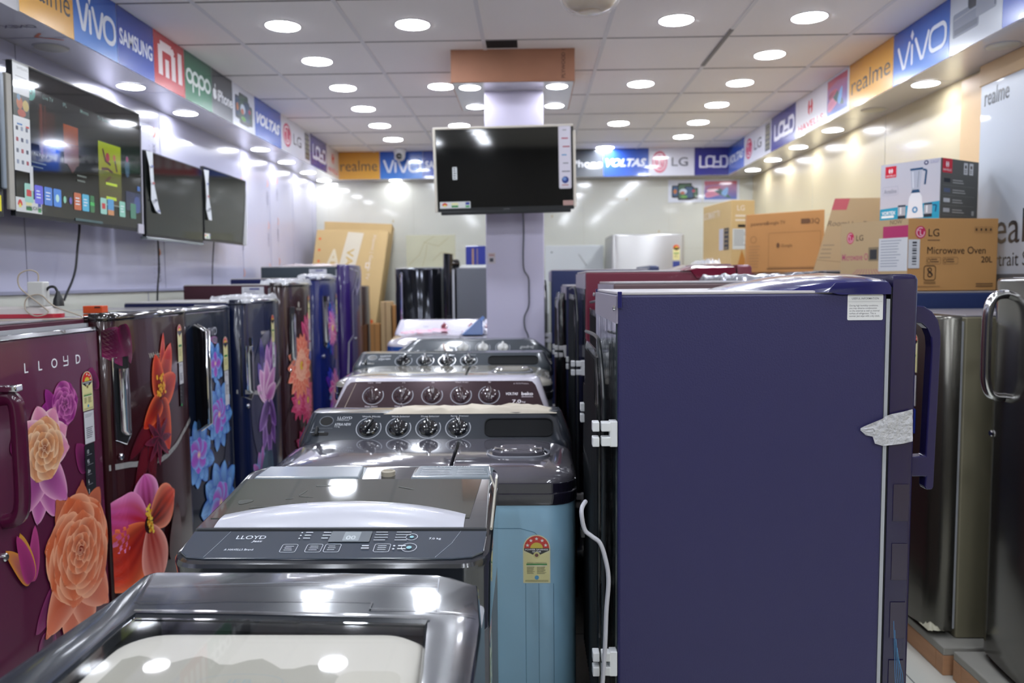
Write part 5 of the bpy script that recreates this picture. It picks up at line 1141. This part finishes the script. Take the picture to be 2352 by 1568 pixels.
d = D(lambda a, b, q: (a, -.0016-q, b), .0012)
d.rect(.005, .098, .44, .555, H('#d8dad8')); d.text('SAMSUNG', .03, .53, .014, H('#8a8a8a')); d.text('UHD TV', .02, .48, .016, H('#505050'), .01); d.lines(.02, .09, .505, 1, .01, .003, H('#a0a0a0'))
d.rect(.002, .096, .36, .44, H('#2a3424')); d.disc(.04, .41, .018, .022, H('#b06030')); d.disc(.075, .405, .018, .02, H('#b8a050')); d.disc(.05, .375, .024, .014, H('#a84828')); d.disc(.035, .43, .01, .012, H('#6a8aa0'))
d.rect(.000, .096, .165, .36, H('#d8dad8'))
for i_ in range(3):
    for k in range(4): d.rrect(.012+.028*i_, .026+.028*i_, .19+.04*k, .205+.04*k, .003, H(['#9098a8', '#70747c', '#a04848', '#484c58'][(k+i_) % 4]))
d.rect(.07, .09, .325, .332, H('#b83030')); d.rect(.02, .05, .33, .336, H('#4a78b0')); d.rect(.085, .105, .10, .19, H('#d0d2d0')); d.build('hanging_leaflet', t)
mb = MB(); mb.box(-.034, -.004, -.004, .01, .02, .50); mb.build('corner_guard', mat('foam_tan', '#a8a49a', .6), t, bevel=.003, smooth=False)
mb = MB(); mb.box(.948, .956, -.004, .004, .03, .50); mb.box(.90, .955, -.006, .004, -.01, .035); mb.build('corner_guard', mat('foam_pale', '#b0aeb8', .5), t, bevel=.002, smooth=False)
# TV 0: only its right edge shows
t, sc = tv('television at the left edge of the picture with a yellow sticker', (-1.86, 1.87, 1.600), 90, 1.2, .945, .575)
d = D(lambda a, b, q: (a, -.0014-q, b), .0006); d.rect(.84, .93, .02, .075, H('#e8dc20')); d.lines(.85, .92, .065, 3, .015, .004, H('#605c20')); d.build('yellow_sticker', t)
mb = MB(); mb.box(.935, .955, -.010, .03, .10, .50); mb.build('corner_guard', mat('clear_guard', '#a8b4c0', .15, alpha=.6), t, bevel=.004, smooth=False)
# TV 2 and 3
def leaflet(t, P, cs=('#d8dad8', '#7078b8')):
    mb = MB(); mb.decal = True; rings = [[(a-.022, -.004-.012*abs(math.sin(k)), b), (a+.022, -.006-.010*abs(math.cos(k)), b)] for k, (a, b) in enumerate(P)]
    mb.loft(rings, cap0=False, cap1=False, closed=False); lf = mb.build('hanging_leaflet', mat('leaflet_paper', '#ccd0d4', .4), t)
    d = D(lambda a, b, q: (a, -.018-q, b), .0006); 
    for k, (a, b) in enumerate(P[1:-1]): d.rect(a-.012, a+.012, b-.004, b+.006, H(['#8088b0', '#b06868', '#606470'][k % 3]))
    d.build('leaflet_print', lf)
t, sc = tv('smaller television on the left wall with a crumpled paper strip on its left edge', (-1.86, 3.865, 1.590), 90, 1.2, .675, .415, screen=m_scr2); leaflet(t, [(.03, .41), (.04, .34), (.05, .26), (.07, .18), (.10, .13), (.12, .12)])
mb = MB(); mb.box(0, .675, -.006, .03, -.014, .0); mb.build('bottom_film', mat('film_grey', '#70787a', .2, coat=.6), t, bevel=.004, smooth=False)
t, sc = tv('farthest television on the left wall with loose film at its right corner', (-1.86, 4.56, 1.605), 90, 1.2, .68, .42, screen=m_scr2); leaflet(t, [(.02, .40), (.02, .32), (.025, .25), (.04, .18), (.06, .12)]); tlabel(t, .0, .012, w=.08, h=.03)
mb = MB(); mb.decal = True; mb.add([(.60, -.006, .0), (.68, -.006, .41), (.682, -.012, .2), (.66, -.010, .0)], [(0, 3, 2, 1)]); mb.build('loose_film', FILM(), t, smooth=False)
# wall brackets (one per set, each a part of its television)
for o in [o for o in bpy.data.objects if o.name.startswith('television') and o.parent is None]:
    wd = .4; mb = MB(); mb.box(.25, .45, .035, .155, .16, .36); mb.build('wall_bracket', DARK(), o, bevel=.004, smooth=False)
# hanging TV on the pillar
t, sc = tv('television mounted high on the pillar with an unpeeled clear cover', (-.487, 4.235, 1.722), 0, 5.0, .718, .425, screen=mat('tv_glass_dark', '#070809', .05, spec=.8, coat=.5), chin=.020)
t.rotation_euler = (math.radians(2.5), math.radians(-.8), 0)
mb = MB(); e = .011
for a in ((-e, .003, 0, .425), (.715, .729, .012, .40), (-e, .718, .421, .433)): mb.box(a[0], a[1], -.008, .02, a[2], a[3])
mb.build('foam_edge', mat('foam_edge', '#cbc4b6', .5), t, bevel=.003, smooth=False)
mb = MB(); mb.box(.02, .70, -.010, .03, -.016, .002); mb.build('speaker_bar', DARK(), t, bevel=.004, smooth=False)
tlabel(t, .015, .018, w=.16, h=.034)
d = D(lambda a, b, q: (a, -.009-q, b), .0010)
d.rrect(.640, .705, .105, .425, .008, H('#c4bfc6')); d.rrect(.645, .700, .115, .42, .004, H('#d0ccd8'))
for k, c in enumerate(('#a0a0a8', '#a83048', '#a03a48', '#5890c0', '#8a8a94', '#7a7a84')): d.rect(.662-.006*(k % 2), .682+.008*(k % 3), .40-.042*k, .406-.042*k, H(c))
d.disc(.673, .150, .018, .018, H('#2a3c80')); d.disc(.669, .155, .010, .010, H('#6a88c0')); d.rect(.655, .69, .12, .127, H('#b08888')); d.build('spec_leaflet', t)
d = D(lambda a, b, q: (a, -.0014-q, b), .0010); d.rrect(.086, .110, .165, .230, .003, H('#c8cccc')); d.lines(.092, .104, .225, 5, .012, .006, H('#50545c')); d.fit('LLOYD', .35, .38, .006, .006, H('#8a8a90')); d.rect(.66, .715, .02, .045, H('#b09088')); d.build('sticker', t)
mb = MB(); mb.box(.20, .50, .03, .21, .10, .30); mb.build('wall_bracket', DARK(), t, bevel=.004, smooth=False)

# cables on the walls
m_cab = mat('black_cable', '#1a1c20', .4)
wcurve('cable', [tuple(onX(x_, y_, -1.94)) for x_, y_ in ((183, 500), (182, 535), (178, 570), (174, 615), (166, 645), (155, 670), (147, 690))], .005, m_cab, 'black cable dropping from the switched on television to the rose refrigerator', 'cable')
wcurve('cable', [(-1.96, 4.20, 1.60), (-1.97, 4.22, 1.45), (-1.975, 4.20, 1.30), (-1.99, 4.20, 1.0)], .005, m_cab, 'black cable hanging below the smaller left wall television', 'cable')
wcurve('cable', [(-1.96, 4.95, 1.62), (-1.975, 4.95, 1.45), (-1.985, 4.95, 1.20), (-1.99, 4.95, .9)], .004, m_cab, 'black cable hanging below the farthest left wall television', 'cable')
wcurve('cable', [(-.04, 4.405, 1.74), (-.036, 4.410, 1.64), (-.040, 4.412, 1.50), (-.036, 4.412, 1.42), (-.012, 4.410, 1.375), (-.010, 4.412, 1.30), (-.012, 4.412, 1.22), (-.036, 4.412, 1.16), (-.034, 4.412, 1.10), (-.014, 4.412, 1.04), (-.015, 4.412, .90)], .0042, mat('grey_cable2', '#5a5c64', .4), 'thin grey cable running down the pillar with a knot', 'cable')
d = D(lambda a, b, q: (a, 4.42-q, b), .001); d.rect(-.234, -.192, 1.455, 1.515, H('#c9c0c6')); d.rect(-.228, -.198, 1.495, 1.508, H('#b89898')); d.rect(-.224, -.204, 1.465, 1.485, H('#54545c')); d.build('notice_sticker', pil, PRINTM())

# ================================================================ CARTONS
def carton_mat(nm, c): return mat(nm, c, .65, spec=.25, noise=(7, .05, (1, 1, 1)))
def carton(label, P, up, mb_mat, name='cardboard_box', group=None, cat='box'):
    """P: three corners on the base: corner, end of face A, end of face B; up = height vector"""
    p, a, b = [Vector(q) for q in P]; u = Vector(up); c = a+b-p
    o = Vector((p.x, p.y, p.z)); t = empty(name, o, 0, label, cat, group)
    V_ = [q-o for q in (p, a, c, b)]
    mb = MB(); mb.add([tuple(q) for q in V_]+[tuple(q+u) for q in V_], [(0, 3, 2, 1), (4, 5, 6, 7), (0, 1, 5, 4), (1, 2, 6, 5), (2, 3, 7, 6), (3, 0, 4, 7)])
    bd = mb.build('carton', mb_mat, t, bevel=.003, smooth=False)
    def face(q0, q1):
        q0, q1 = q0-o, q1-o; ux = (q1-q0); n = ux.cross(u).normalized(); s0 = q0.copy()
        L_ = ux.length; H_ = u.length
        return (lambda a_, b_, h: tuple(s0+ux*(a_/L_)+u*(b_/H_)+n*h)), L_, H_
    return t, bd, face, p, a, b
m_kraft = carton_mat('kraft', '#bf8f58'); m_kraft2 = carton_mat('kraft_pale', '#c4a67c'); m_kraft3 = carton_mat('kraft_yellow', '#c2a674'); m_kraft4 = carton_mat('kraft_deep', '#b5824e')
ink = H('#3a2c22')
# microwave carton
t, bd, face, p, a, b = carton('brown LG Microwave Oven carton with pink corner stripe, under the mixer box', ((1.575, 3.40, 1.302), (1.42, 3.72, 1.302), (1.985, 3.47, 1.302)), (0, 0, .303), m_kraft)
fn, L, Hh = face(p, b); d = D(fn, .0012); pk_ = H('#b02a58')
lglogo(d, .055, .245, .024, .026); d.text('LG', .088, .228, .045, ink, .002); d.lines(.088, .145, .214, 1, 1, .004, H('#7a5c40'), 0)
d.text('Microwave Oven', .085, .155, .043, ink, 0, 0, 'l', .92); d.text('20L', L-.078, .118, .036, ink, .008)
for k in range(2): q = rr(.086+.075*k, .150+.080*k, .112, .140, .004, 3); d.line(q+[q[0]], .0012, H('#6a5038'), False); d.lines(.105+.075*k, .145+.078*k, .134, 2, .010, .004, H('#6a5038')); d.ring(.096+.075*k, .126, .007, .009, .0015, ink)
q = rr(.075, .128, .045, .105, .010, 4); d.line(q+[q[0]], .003, ink, False); d.ring(.101, .088, .010, .010, .004, ink); d.ring(.103, .068, .012, .011, .004, ink); d.line([(.09, .093), (.115, .063)], .004, ink, False); d.lines(.075, .13, .038, 2, .006, .002, ink)
for k in range(4): q = rr(L-.112+.022*k, L-.096+.022*k, .243, .268, .002, 3); d.line(q+[q[0]], .0012, H('#8a6844'), False); d.disc(L-.104+.022*k, .256, .004, .007, ink, 8)
d.lines(L-.10, L-.02, .030, 2, .010, .004, H('#6a5038'), 0); d.lines(.03, .15, .02, 1, 1, .003, H('#8a6844'), 0); d.lines(.005, .03, .2, 5, .015, .003, H('#b08050'))
d.rect(.0, .052, .095, .215, H('#cfd0d2')); 
for k in range(9): d.rect(.018, .038, .11+.011*k, .114+.011*k+.002*(k % 3), H('#3a3c44'))
d.build('carton_print', bd, PRINTM())
fn2_, L2, H2 = face(a, p); d = D(fn2_, .0012)
d.rect(0, L2, 0, H2, H('#bda37c')); lglogo(d, .055, .235, .020, .026); d.text('LG', .085, .222, .035, ink, .004); d.fit('Microwave Oven', .01, .19, .135, .03, H('#b05070'), .004)
d.rect(L2-.125, L2-.0, .225, .275, H('#b23868')); d.rect(L2-.13, L2-.01, 0, .055, H('#b23868')); d.fit('NOW', L2-.09, L2-.03, .282, .018, H('#6a5a48')); d.rrect(L2-.20, L2-.14, .13, .19, .004, H('#8a7a60')); d.rect(L2-.192, L2-.155, .137, .18, H('#3a3a3c'))
for k in range(9): d.line([(.10+.012*k, .095), (.02+.030*k, .03)], .0025, H('#b26880'), False)
d.rect(L2-.145, L2, .085, .225, H('#d2d4d6')); d.lines(L2-.135, L2-.03, .215, 10, .012, .003, H('#8890a0'))
d.build('carton_print', bd, PRINTM())
# mixer carton
m_mx = mat('mixer_card', '#cfcfd4', .4, coat=.3)
t, bd, face, p, a, b = carton('white and blue mixer grinder carton stacked on the microwave carton', ((1.735, 3.47, 1.6075), (1.585, 3.70, 1.6075), (1.985, 3.64, 1.6075)), (0, 0, .255), m_mx)
fn, L, Hh = face(a, p); d = D(fn, .0012)
d.rect(0, L, 0, Hh, H('#c6c6d0')); d.poly([(0, 0), (L, 0), (L, .075), (0, .058)], H('#2a9cc0'))
rdm = H('#d02038'); d.rect(.022, .075, .195, .245, rdm); havells_mark(d, .048, .224, .022, H('#f4e8ea')); d.fit('HAVELLS', .027, .070, .200, .008, H('#f4e8ea'), .01)
d.fit('Anteline', .018, .078, .125, .02, H('#7a7c90'), .006); q = rr(.012, .085, .118, .155, .004, 3); d.line(q+[q[0]], .001, H('#9a9cac'), False); d.text('VORTEX', .010, .032, .021, H('#eef4f8'), .03, 0, 'l', .8); d.rect(.008, .068, .018, .028, H('#eef4f8'))
wh = H('#e4e8ee'); bl_ = H('#1c4a70')
d.poly([(.128, .01), (.205, .01), (.196, .10), (.185, .118), (.150, .118), (.138, .10)], wh); d.disc(.166, .045, .013, .014, H('#4a88b8')); d.disc(.166, .045, .006, .007, H('#d8e4ec')); d.poly([(.146, .118), (.188, .118), (.182, .132), (.152, .132)], bl_)
d.poly([(.148, .132), (.186, .132), (.194, .215), (.142, .215)], H('#b4bac8')); d.line([(.156, .14), (.152, .21)], .004, H('#e0e4ec'), False); d.line([(.176, .14), (.180, .21)], .003, H('#8a90a0'), False); d.rect(.140, .198, .215, .224, bl_); d.line([(.198, .215), (.214, .21), (.208, .15)], .008, bl_, False)
for xx_ in (.105, .225): d.rrect(xx_-.018, xx_+.018, .018, .068, .008, H('#a8aeb8')); d.rect(xx_-.018, xx_+.018, .010, .024, H('#28303c')); d.rect(xx_-.008, xx_-.002, .03, .06, H('#e8ecf0')); d.rect(xx_-.018, xx_+.018, .062, .070, H('#304050'))
d.line([(.246, .06), (.262, .058), (.258, .03)], .005, bl_, False); d.disc(.212, .242, .010, .010, H('#444870')); d.disc(.212, .242, .005, .005, H('#c8c8d0')); d.fit('EAGF', .232, .268, .236, .014, H('#a8a8c4'))
d.build('carton_print', bd, PRINTM())
fn, L, Hh = face(p, b); d = D(fn, .0012)
d.rect(0, L, 0, Hh, H('#5c5c58')); d.rect(.012, .088, .195, .255, rdm); havells_mark(d, .050, .230, .026, H('#f4e8ea')); d.fit('HAVELLS', .018, .082, .203, .009, H('#f4e8ea'), .01)
for xx_ in (.18, .225): d.rrect(xx_, xx_+.032, .195, .245, .002, H('#cfcfcf')); d.disc(xx_+.016, .228, .008, .008, H('#504840'), 8); d.lines(xx_+.006, xx_+.026, .214, 2, .008, .003, H('#504840'))
for k in range(4): d.rect(.025, .075, .155-.042*k, .160-.042*k+.012, H(['#20242c', '#5a6480', '#c8ccd0', '#b8bcc0'][k])); d.lines(.095, .20, .168-.042*k, 2, .010, .004, H('#b0b0ac')); d.rect(.02, L-.03, .142-.042*k, .143-.042*k, H('#8a8a84'))
d.rrect(L-.05, L-.03, .02, .04, .003, H('#b0b0ac')); d.build('carton_print', bd, PRINTM())
# leaning beige carton
t, bd, face, p, a, b = carton('leaning beige Havells carton behind the microwave carton', ((1.470, 4.22, 1.397), (1.56, 4.42, 1.397), (1.76, 4.20, 1.397)), (.105, 0, .372), m_kraft2)
fn, L, Hh = face(p, b); d = D(fn, .0012); d.rect(0, L, 0, Hh, H('#c0a680')); d.rect(.0, .075, .325, .385, H('#c8646c')); d.text('Room', .0, .24, .04, H('#7a6c58'), .004); d.text('Hot Dry', .10, .235, .04, H('#7a6c58'), .004); d.lines(.01, .08, .14, 4, .022, .005, H('#9a8a70')); d.line([(0, .06), (L, .03)], .002, H('#8a7658'), False); d.build('carton_print', bd, PRINTM())
# brown television carton
t, bd, face, p, a, b = carton('wide brown television carton standing on the wall side refrigerators', ((1.335, 5.02, 1.3975), (1.36, 5.14, 1.3975), (1.69, 4.68, 1.3975)), (0, 0, .355), m_kraft4)
fn, L, Hh = face(p, b); d = D(fn, .0012); fa = H('#6a4a30')
d.text('powered', .03, Hh-.07, .032, fa, .004); d.text('Google TV', .13, Hh-.068, .028, fa, .002); d.rect(L-.14, L-.09, Hh-.075, Hh-.045, fa); d.text('43Q', L-.10, Hh-.075, .04, fa, .008)
q = rr(.15, L-.02, .03, Hh-.12, .004, 3); d.line(q+[q[0]], .0015, fa, False); d.disc(.21, .16, .010, .016, fa); d.text('Google', .23, .15, .024, fa); d.rect(.14, L-.03, .018, .024, fa); d.lines(.02, .10, .16, 8, .018, .003, H('#96704a')); d.ring(.05, .20, .02, .02, .002, fa); d.build('carton_print', bd, PRINTM())
# far smart tv carton
t, bd, face, p, a, b = carton('upright yellow brown smart television carton, farthest on the right', ((1.375, 5.56, 1.452), (1.30, 6.10, 1.452), (1.545, 5.60, 1.452)), (0, 0, .445), m_kraft3)
fn, L, Hh = face(a, p); d = D(fn, .0012); wt = H('#d8ccb8'); d.fit('LG SMART TV', .02, L*.62, Hh-.10, .05, wt, .01); d.rect(L*.60, L*.75, .11, .26, H('#b8b8c0')); d.rect(L*.77, L*.93, .11, .26, H('#30303a')); d.lines(L*.79, L*.91, .25, 5, .03, .012, H('#8a7a60')); d.lines(L*.1, L*.5, .06, 3, .02, .006, wt); d.build('carton_print', bd, PRINTM())
fn, L, Hh = face(p, b); d = D(fn, .0012); d.text('LG', .04, Hh-.07, .05, wt, .01); d.lines(.03, .13, Hh-.10, 2, .03, .012, wt); d.rect(.05, .12, .26, .28, H('#302820')); d.rect(.01, .13, .11, .25, H('#c8ccc8')); d.lines(.02, .12, .24, 8, .014, .005, H('#70747c')); d.poly([(.05, 0), (.08, .11), (.12, 0)], H('#b07838')); d.build('carton_print', bd, PRINTM())
# leaning tv cartons, back left
def lean(label, pts_px, Y, th, m, fnp=None):
    P = [at(x, y, Y+k) for (x, y), k in pts_px]; t = empty('cardboard_box', P[0], 0, label, 'box', None)
    o = P[0]; n = (P[1]-P[0]).cross(P[3]-P[0]).normalized()
    if n.y > 0: n = -n
    mb = MB(); mb.add([tuple(q-o) for q in P]+[tuple(q-o-n*th) for q in P], [(0, 1, 2, 3), (7, 6, 5, 4), (0, 4, 5, 1), (1, 5, 6, 2), (2, 6, 7, 3), (3, 7, 4, 0)])
    bd = mb.build('carton', m, t, bevel=.004, smooth=False)
    def F(a, b, h): q = (P[0]*(1-a)+P[1]*a)*(1-b)+(P[3]*(1-a)+P[2]*a)*b; return tuple(q-o+n*h)
    if fnp: d = D(F, .002, .0001); fnp(d); d.build('carton_print', bd, PRINTM())
def pr1(d):
    d.text('A', .22, .62, .30, wt, .02, 0, 'l', .8, rot=-8) ; d.poly([(.42, .90), (.60, .88), (.40, .10), (.18, .12)], H('#cfc6b0')); d.text('V', .16, .55, .32, H('#cdb688'), .02); d.disc(.16, .93, .05, .03, H('#d8602c')); d.fit('QLED', .34, .58, .93, .035, wt, .01)
    d.text('Xiaomi | Google TV', .70, .88, .09, wt, .002, 0, 'l', .7, rot=-97); d.rrect(.70, .78, .60, .65, .01, wt)
    for k in range(4): d.rrect(.74, .78, .50-.06*k, .53-.06*k, .01, wt)
    d.disc(.84, .06, .03, .02, H('#d8602c'))
lean('tall yellow brown television carton leaning on the back wall', (((868, 752), -.15), ((742, 745), -.15), ((745, 508), .12), ((901, 514), .12)), 7.25, .13, m_kraft3)
def pr2(d):
    d.poly([(.44, .98), (.66, .97), (.50, .02), (.26, .02)], H('#cfc6b0')); d.text('A', .20, .62, .24, H('#d2c6a8'), .03); d.text('VA', .46, .80, .14, H('#c0a05c'), .02, 0, 'l', 1., rot=-90)
    d.text('Xiaomi | Google TV', .80, .96, .065, wt, .0, 0, 'l', .9, rot=-94)
    d.rrect(.74, .80, .60, .66, .01, wt); d.rrect(.755, .785, .615, .645, .005, H('#cda868'))
    for k in range(3): d.disc(.06+.01*k, .90-.12*k, .016, .014, H('#d8602c'))
    d.disc(.93, .05, .03, .02, H('#d8602c'))
lean('front television carton of the leaning pair in the back left corner', (((700, 742), -.15), ((862, 750), -.15), ((893, 530), .05), ((728, 527), .05)), 7.02, .11, m_kraft3, pr2)
for k, (x0_, x1_, yy_, zt_, m_) in enumerate(((-1.315, -1.235, 6.50, 1.02, m_kraft4), (-1.225, -1.14, 6.50, 1.20, m_kraft2), (-1.13, -1.05, 6.50, 1.17, m_kraft4))):
    t = empty('cardboard_box', (x0_, yy_, 0), 0, ('short brown carton standing left in the back corner cluster', 'taller pale carton standing in the middle of the back corner cluster', 'brown carton standing right in the back corner, beside the dark refrigerator')[k], 'box', None)
    mb = MB(); mb.box(0, x1_-x0_, 0, .15, 0, zt_); c_ = mb.build('carton', m_, t, bevel=.003, smooth=False)
    mb = MB(); mb.box((x1_-x0_)*.42, (x1_-x0_)*.50, -.001, 0, 0, zt_); mb.build('carton_seam', mat('seam_brown', '#7a5a38', .6), c_, smooth=False)

mb = MB(); mb.box(0, .48, 0, .42, 0, .90); o = mb.build('cardboard_box', m_kraft4, bevel=.003, smooth=False); o.location = (-1.93, 6.90, 0); tag(o, 'brown carton holding up the leaning television cartons', 'box')
# small things
mb = MB(); mb.box(0, .145, 0, .12, 0, .16); o = mb.build('storage_tin', mat('tin_blue', '#2a3486', .3, coat=.5), bevel=.004, smooth=False); o.location = (-.475, 5.9, 1.458); tag(o, 'blue box on the grey refrigerator beside the pillar', 'box')
d = D(lambda a, b, q: (a, -q, b), .001); d.rect(.045, .06, .02, .14, H('#9a7a68')); d.rect(.08, .09, .02, .14, H('#7a6a80')); d.build('box_print', o)
t = empty('plastic_tray', (-.56, 5.70, 1.458), 0, 'pale plastic tray and cover lying on the grey refrigerator at the back', 'tray')
mb = MB(); mb.loft([R3(.05, .26, 0, .2, .02, 0), R3(.07, .24, .02, .18, .02, .018)]); mb.build('tray', mat('tray_grey', '#9a9c98', .4), t)
mb = MB(); mb.box(0, .38, -BK+BK, .012, 0, .26); o = mb.build('marble_sample', mat('beige_marble', '#b9b79c', .2, coat=.6, noise=(3.5, .14, (1, 1, 1))), smooth=False); o.location = (-1.09, 7.05, 1.486); tag(o, 'veined beige marble tile standing by the back wall', 'tile')
o.scale = (1.14, 1, 1.08)
d = D(lambda a, b, q: (a, -q, b), .001)
for P in ([(.02, .02), (.10, .10), (.14, .2), (.22, .25)], [(.14, .2), (.25, .17), (.33, .24)], [(.12, 0), (.15, .1), (.16, .18)], [(.2, .05), (.27, .12), (.37, .1)]): d.line(P, .003, H('#9a8a60'))
d.build('veins', o, PRINTM())
mb = MB(); mb.box(0, .52, 0, .03, 0, .60); o = mb.build('white_panel', mat('white_panel', '#c4c8c8', .25, coat=.4), bevel=.003, smooth=False); o.location = (.13, 7.2, 1.07); tag(o, 'plain white panel leaning near the back wall, right of the pillar', 'panel')
d = D(lambda a, b, q: (a, -q, b), .001); d.line([(.30, .52), (.37, .42)], .006, H('#8a8a88')); d.disc(.06, .54, .01, .006, H('#60605c'), 8); d.build('scratches', o, PRINTM())
mb = MB(); mb.box(0, .52, 0, .45, 0, 1.07); o = mb.build('low_crate', mat('crate_grey', '#8a8c8c', .5), bevel=.004, smooth=False); o.location = (.13, 7.1, 0); tag(o, 'pale crate under the white panel at the back', 'crate')
mb = MB(); mb.box(0, .44, 0, .60, 0, 1.485); o = mb.build('low_crate', mat('crate_grey', '#8a8c8c', .5), bevel=.004, smooth=False); o.location = (-1.03, 6.99, 0); tag(o, 'pale crate under the marble tile at the back', 'crate')
# CCTV camera
t = empty('security_camera', (-1.17, 7.30, C), 0, 'white dome security camera under the ceiling at the back left', 'security camera')
mb = MB(); mb.lathe([(.055, 0), (.055, -.03), (.050, -.04)], n=28); mb.build('base', mat('cam_white', '#d0d0d0', .4), t)
mb = MB(); mb.lathe([(.048, -.035), (.050, -.06), (.040, -.09), (.02, -.105), (0, -.108)], n=28); hd = mb.build('dome', mat('cam_white', '#d0d0d0', .4), t)
mb = MB(); mb.lathe([(.028, .0), (.028, -.02), (.012, -.026), (0, -.027)], c=(0, -.035, -.07), n=20, axis='y'); mb.build('lens', mat('gloss_black', '#0c0e12', .08, coat=1), hd)
# fan hub
t = empty('ceiling_fan', (.225, 3.045, C), 0, 'cream ceiling fan hub without blades, wrapped in clear plastic', 'ceiling fan')
mb = MB(); mb.lathe([(0, -.205), (.04, -.203), (.075, -.192), (.098, -.17), (.106, -.145), (.104, -.12), (.08, -.10), (.03, -.09)], n=40); mb.build('motor_housing', mat('fan_cream', '#bca888', .25, coat=.6), t)
mb = MB(); mb.lathe([(.03, -.09), (.015, -.08), (.012, -.02), (.03, 0)], n=20); mb.build('down_rod', mat('fan_cream', '#bca888', .25, coat=.6), t)
mb = MB(); mb.lathe([(.06, -.203), (.085, -.196), (.106, -.175), (.113, -.15), (.110, -.11)], n=40); mb.decal = True; mb.build('plastic_wrap', mat('clear_wrap', '#e0e0e0', .08, alpha=.25), t)
# white blocks added as light glints on the ceiling beside the fan
for x_ in (-.02, .055):
    mb = MB(); mb.box(-.030, .030, -.02, .02, -.03, 0); o = mb.build('ceiling_glint', mat('cam_white', '#d0d0d0', .4), bevel=.004); o.location = (x_, 3.40, C); tag(o, ('left' if x_ < 0 else 'right')+' small white junction box on the ceiling beside the fan hub', 'light glint', 'glint blocks by the fan')
# power strip, adapter, plug, orange box on the rose refrigerator
zt_ = 1.2435
t = empty('power_strip', (-1.61, 2.42, 1.2605), 4, 'white and red extension power strip on the rose refrigerator', 'power strip')
mb = MB(); mb.loft([R3(-.17, .17, -.035, .035, .03, 0), R3(-.17, .17, -.035, .035, .03, .012)]); mb.build('red_base', mat('strip_red', '#b8283c', .3, coat=.5), t)
mb = MB(); mb.loft([R3(-.168, .168, -.033, .033, .03, .012), R3(-.166, .166, -.031, .031, .03, .028), R3(-.15, .15, -.022, .022, .02, .034)]); mb.build('strip_body', mat('strip_white', '#cfc8c4', .3, coat=.5), t)
t = empty('power_adapter', (-1.505, 2.42, 1.2955), 5, 'white phone charger plugged into the power strip', 'adapter')
mb = MB(); mb.box(-.024, .024, -.02, .02, 0, .075); mb.build('charger_body', mat('charger_white', '#c8c8c4', .4), t, bevel=.004, smooth=False)
mb = MB(); mb.tube([(0, 0, .073), (0, 0, .10), (-.02, -.01, .11), (-.045, -.02, .095), (-.045, -.02, .06), (-.01, -.03, .03), (.03, -.04, .0), (.05, -.05, -.018), (.02, -.06, -.028), (-.02, -.04, -.01), (-.02, -.03, .025), (.02, -.03, .035), (.07, -.05, .0), (.14, -.03, -.034), (.10, -.10, -.036), (-.02, -.20, -.034), (-.10, -.26, -.034)], .0022, 6); mb.build('charger_cable', mat('cable_cream', '#a89c8c', .5), t)
t = empty('plug', (-1.448, 2.425, 1.2955), 0, 'black plug in the power strip beside the white charger', 'plug')
mb = MB(); mb.lathe([(.016, 0), (.014, .02), (.008, .035), (.005, .045)], n=12); mb.build('plug_body', DARK(), t)
mb = MB(); mb.tube([(0, 0, .04), (-.01, 0, .058), (-.03, 0, .055), (-.045, 0, .03), (-.05, 0, .0)], .004, 7); mb.build('plug_cable', m_cab, t)
mb = MB(); mb.box(0, .066, 0, .05, 0, .026); o = mb.build('small_box', mat('box_orange', '#d8501e', .45), bevel=.002, smooth=False); o.location = (-1.575, 2.78, 1.259); o.rotation_euler = (0, 0, .1); tag(o, 'small orange box on top of the red hibiscus refrigerator', 'box')
d = D(lambda a, b, q: (a, -q, b), .0006); d.rect(.040, .060, .018, .024, H('#4a2a20')); d.build('box_print', o)
# big poster on the near right wall
mb = MB(); mb.box(0, 2.2, -.012, 0, 1.37, 2.21); o = mb.build('wall_poster', mat('poster_white', '#bfc6cf', .3, coat=.3), smooth=False); o.location = (2.045, 3.725, 0); o.rotation_euler = (0, 0, math.radians(-90)); tag(o, 'pale realme poster board on the right wall', 'poster')
d = D(lambda a, b, q: (a, -.012-q, b), .001, .0001); c = H('#2c3038')
d.fit('realme', .03, .215, 2.115, .075, c, .004); d.fit('realme', .07, .63, 1.50, .14, c, .0); d.text('Portrait Street', .055, 1.385+.02, .085, c, .0); d.build('poster_print', o)
mb = MB(); mb.box(0, 2.2, -.03, 0, .0, 1.37); o = mb.build('low_partition', mat('partition_grey', '#5c5e62', .4), smooth=False); o.location = (2.045, 3.725, 0); o.rotation_euler = (0, 0, math.radians(-90)); tag(o, 'dark grey partition board below the realme poster', 'partition')
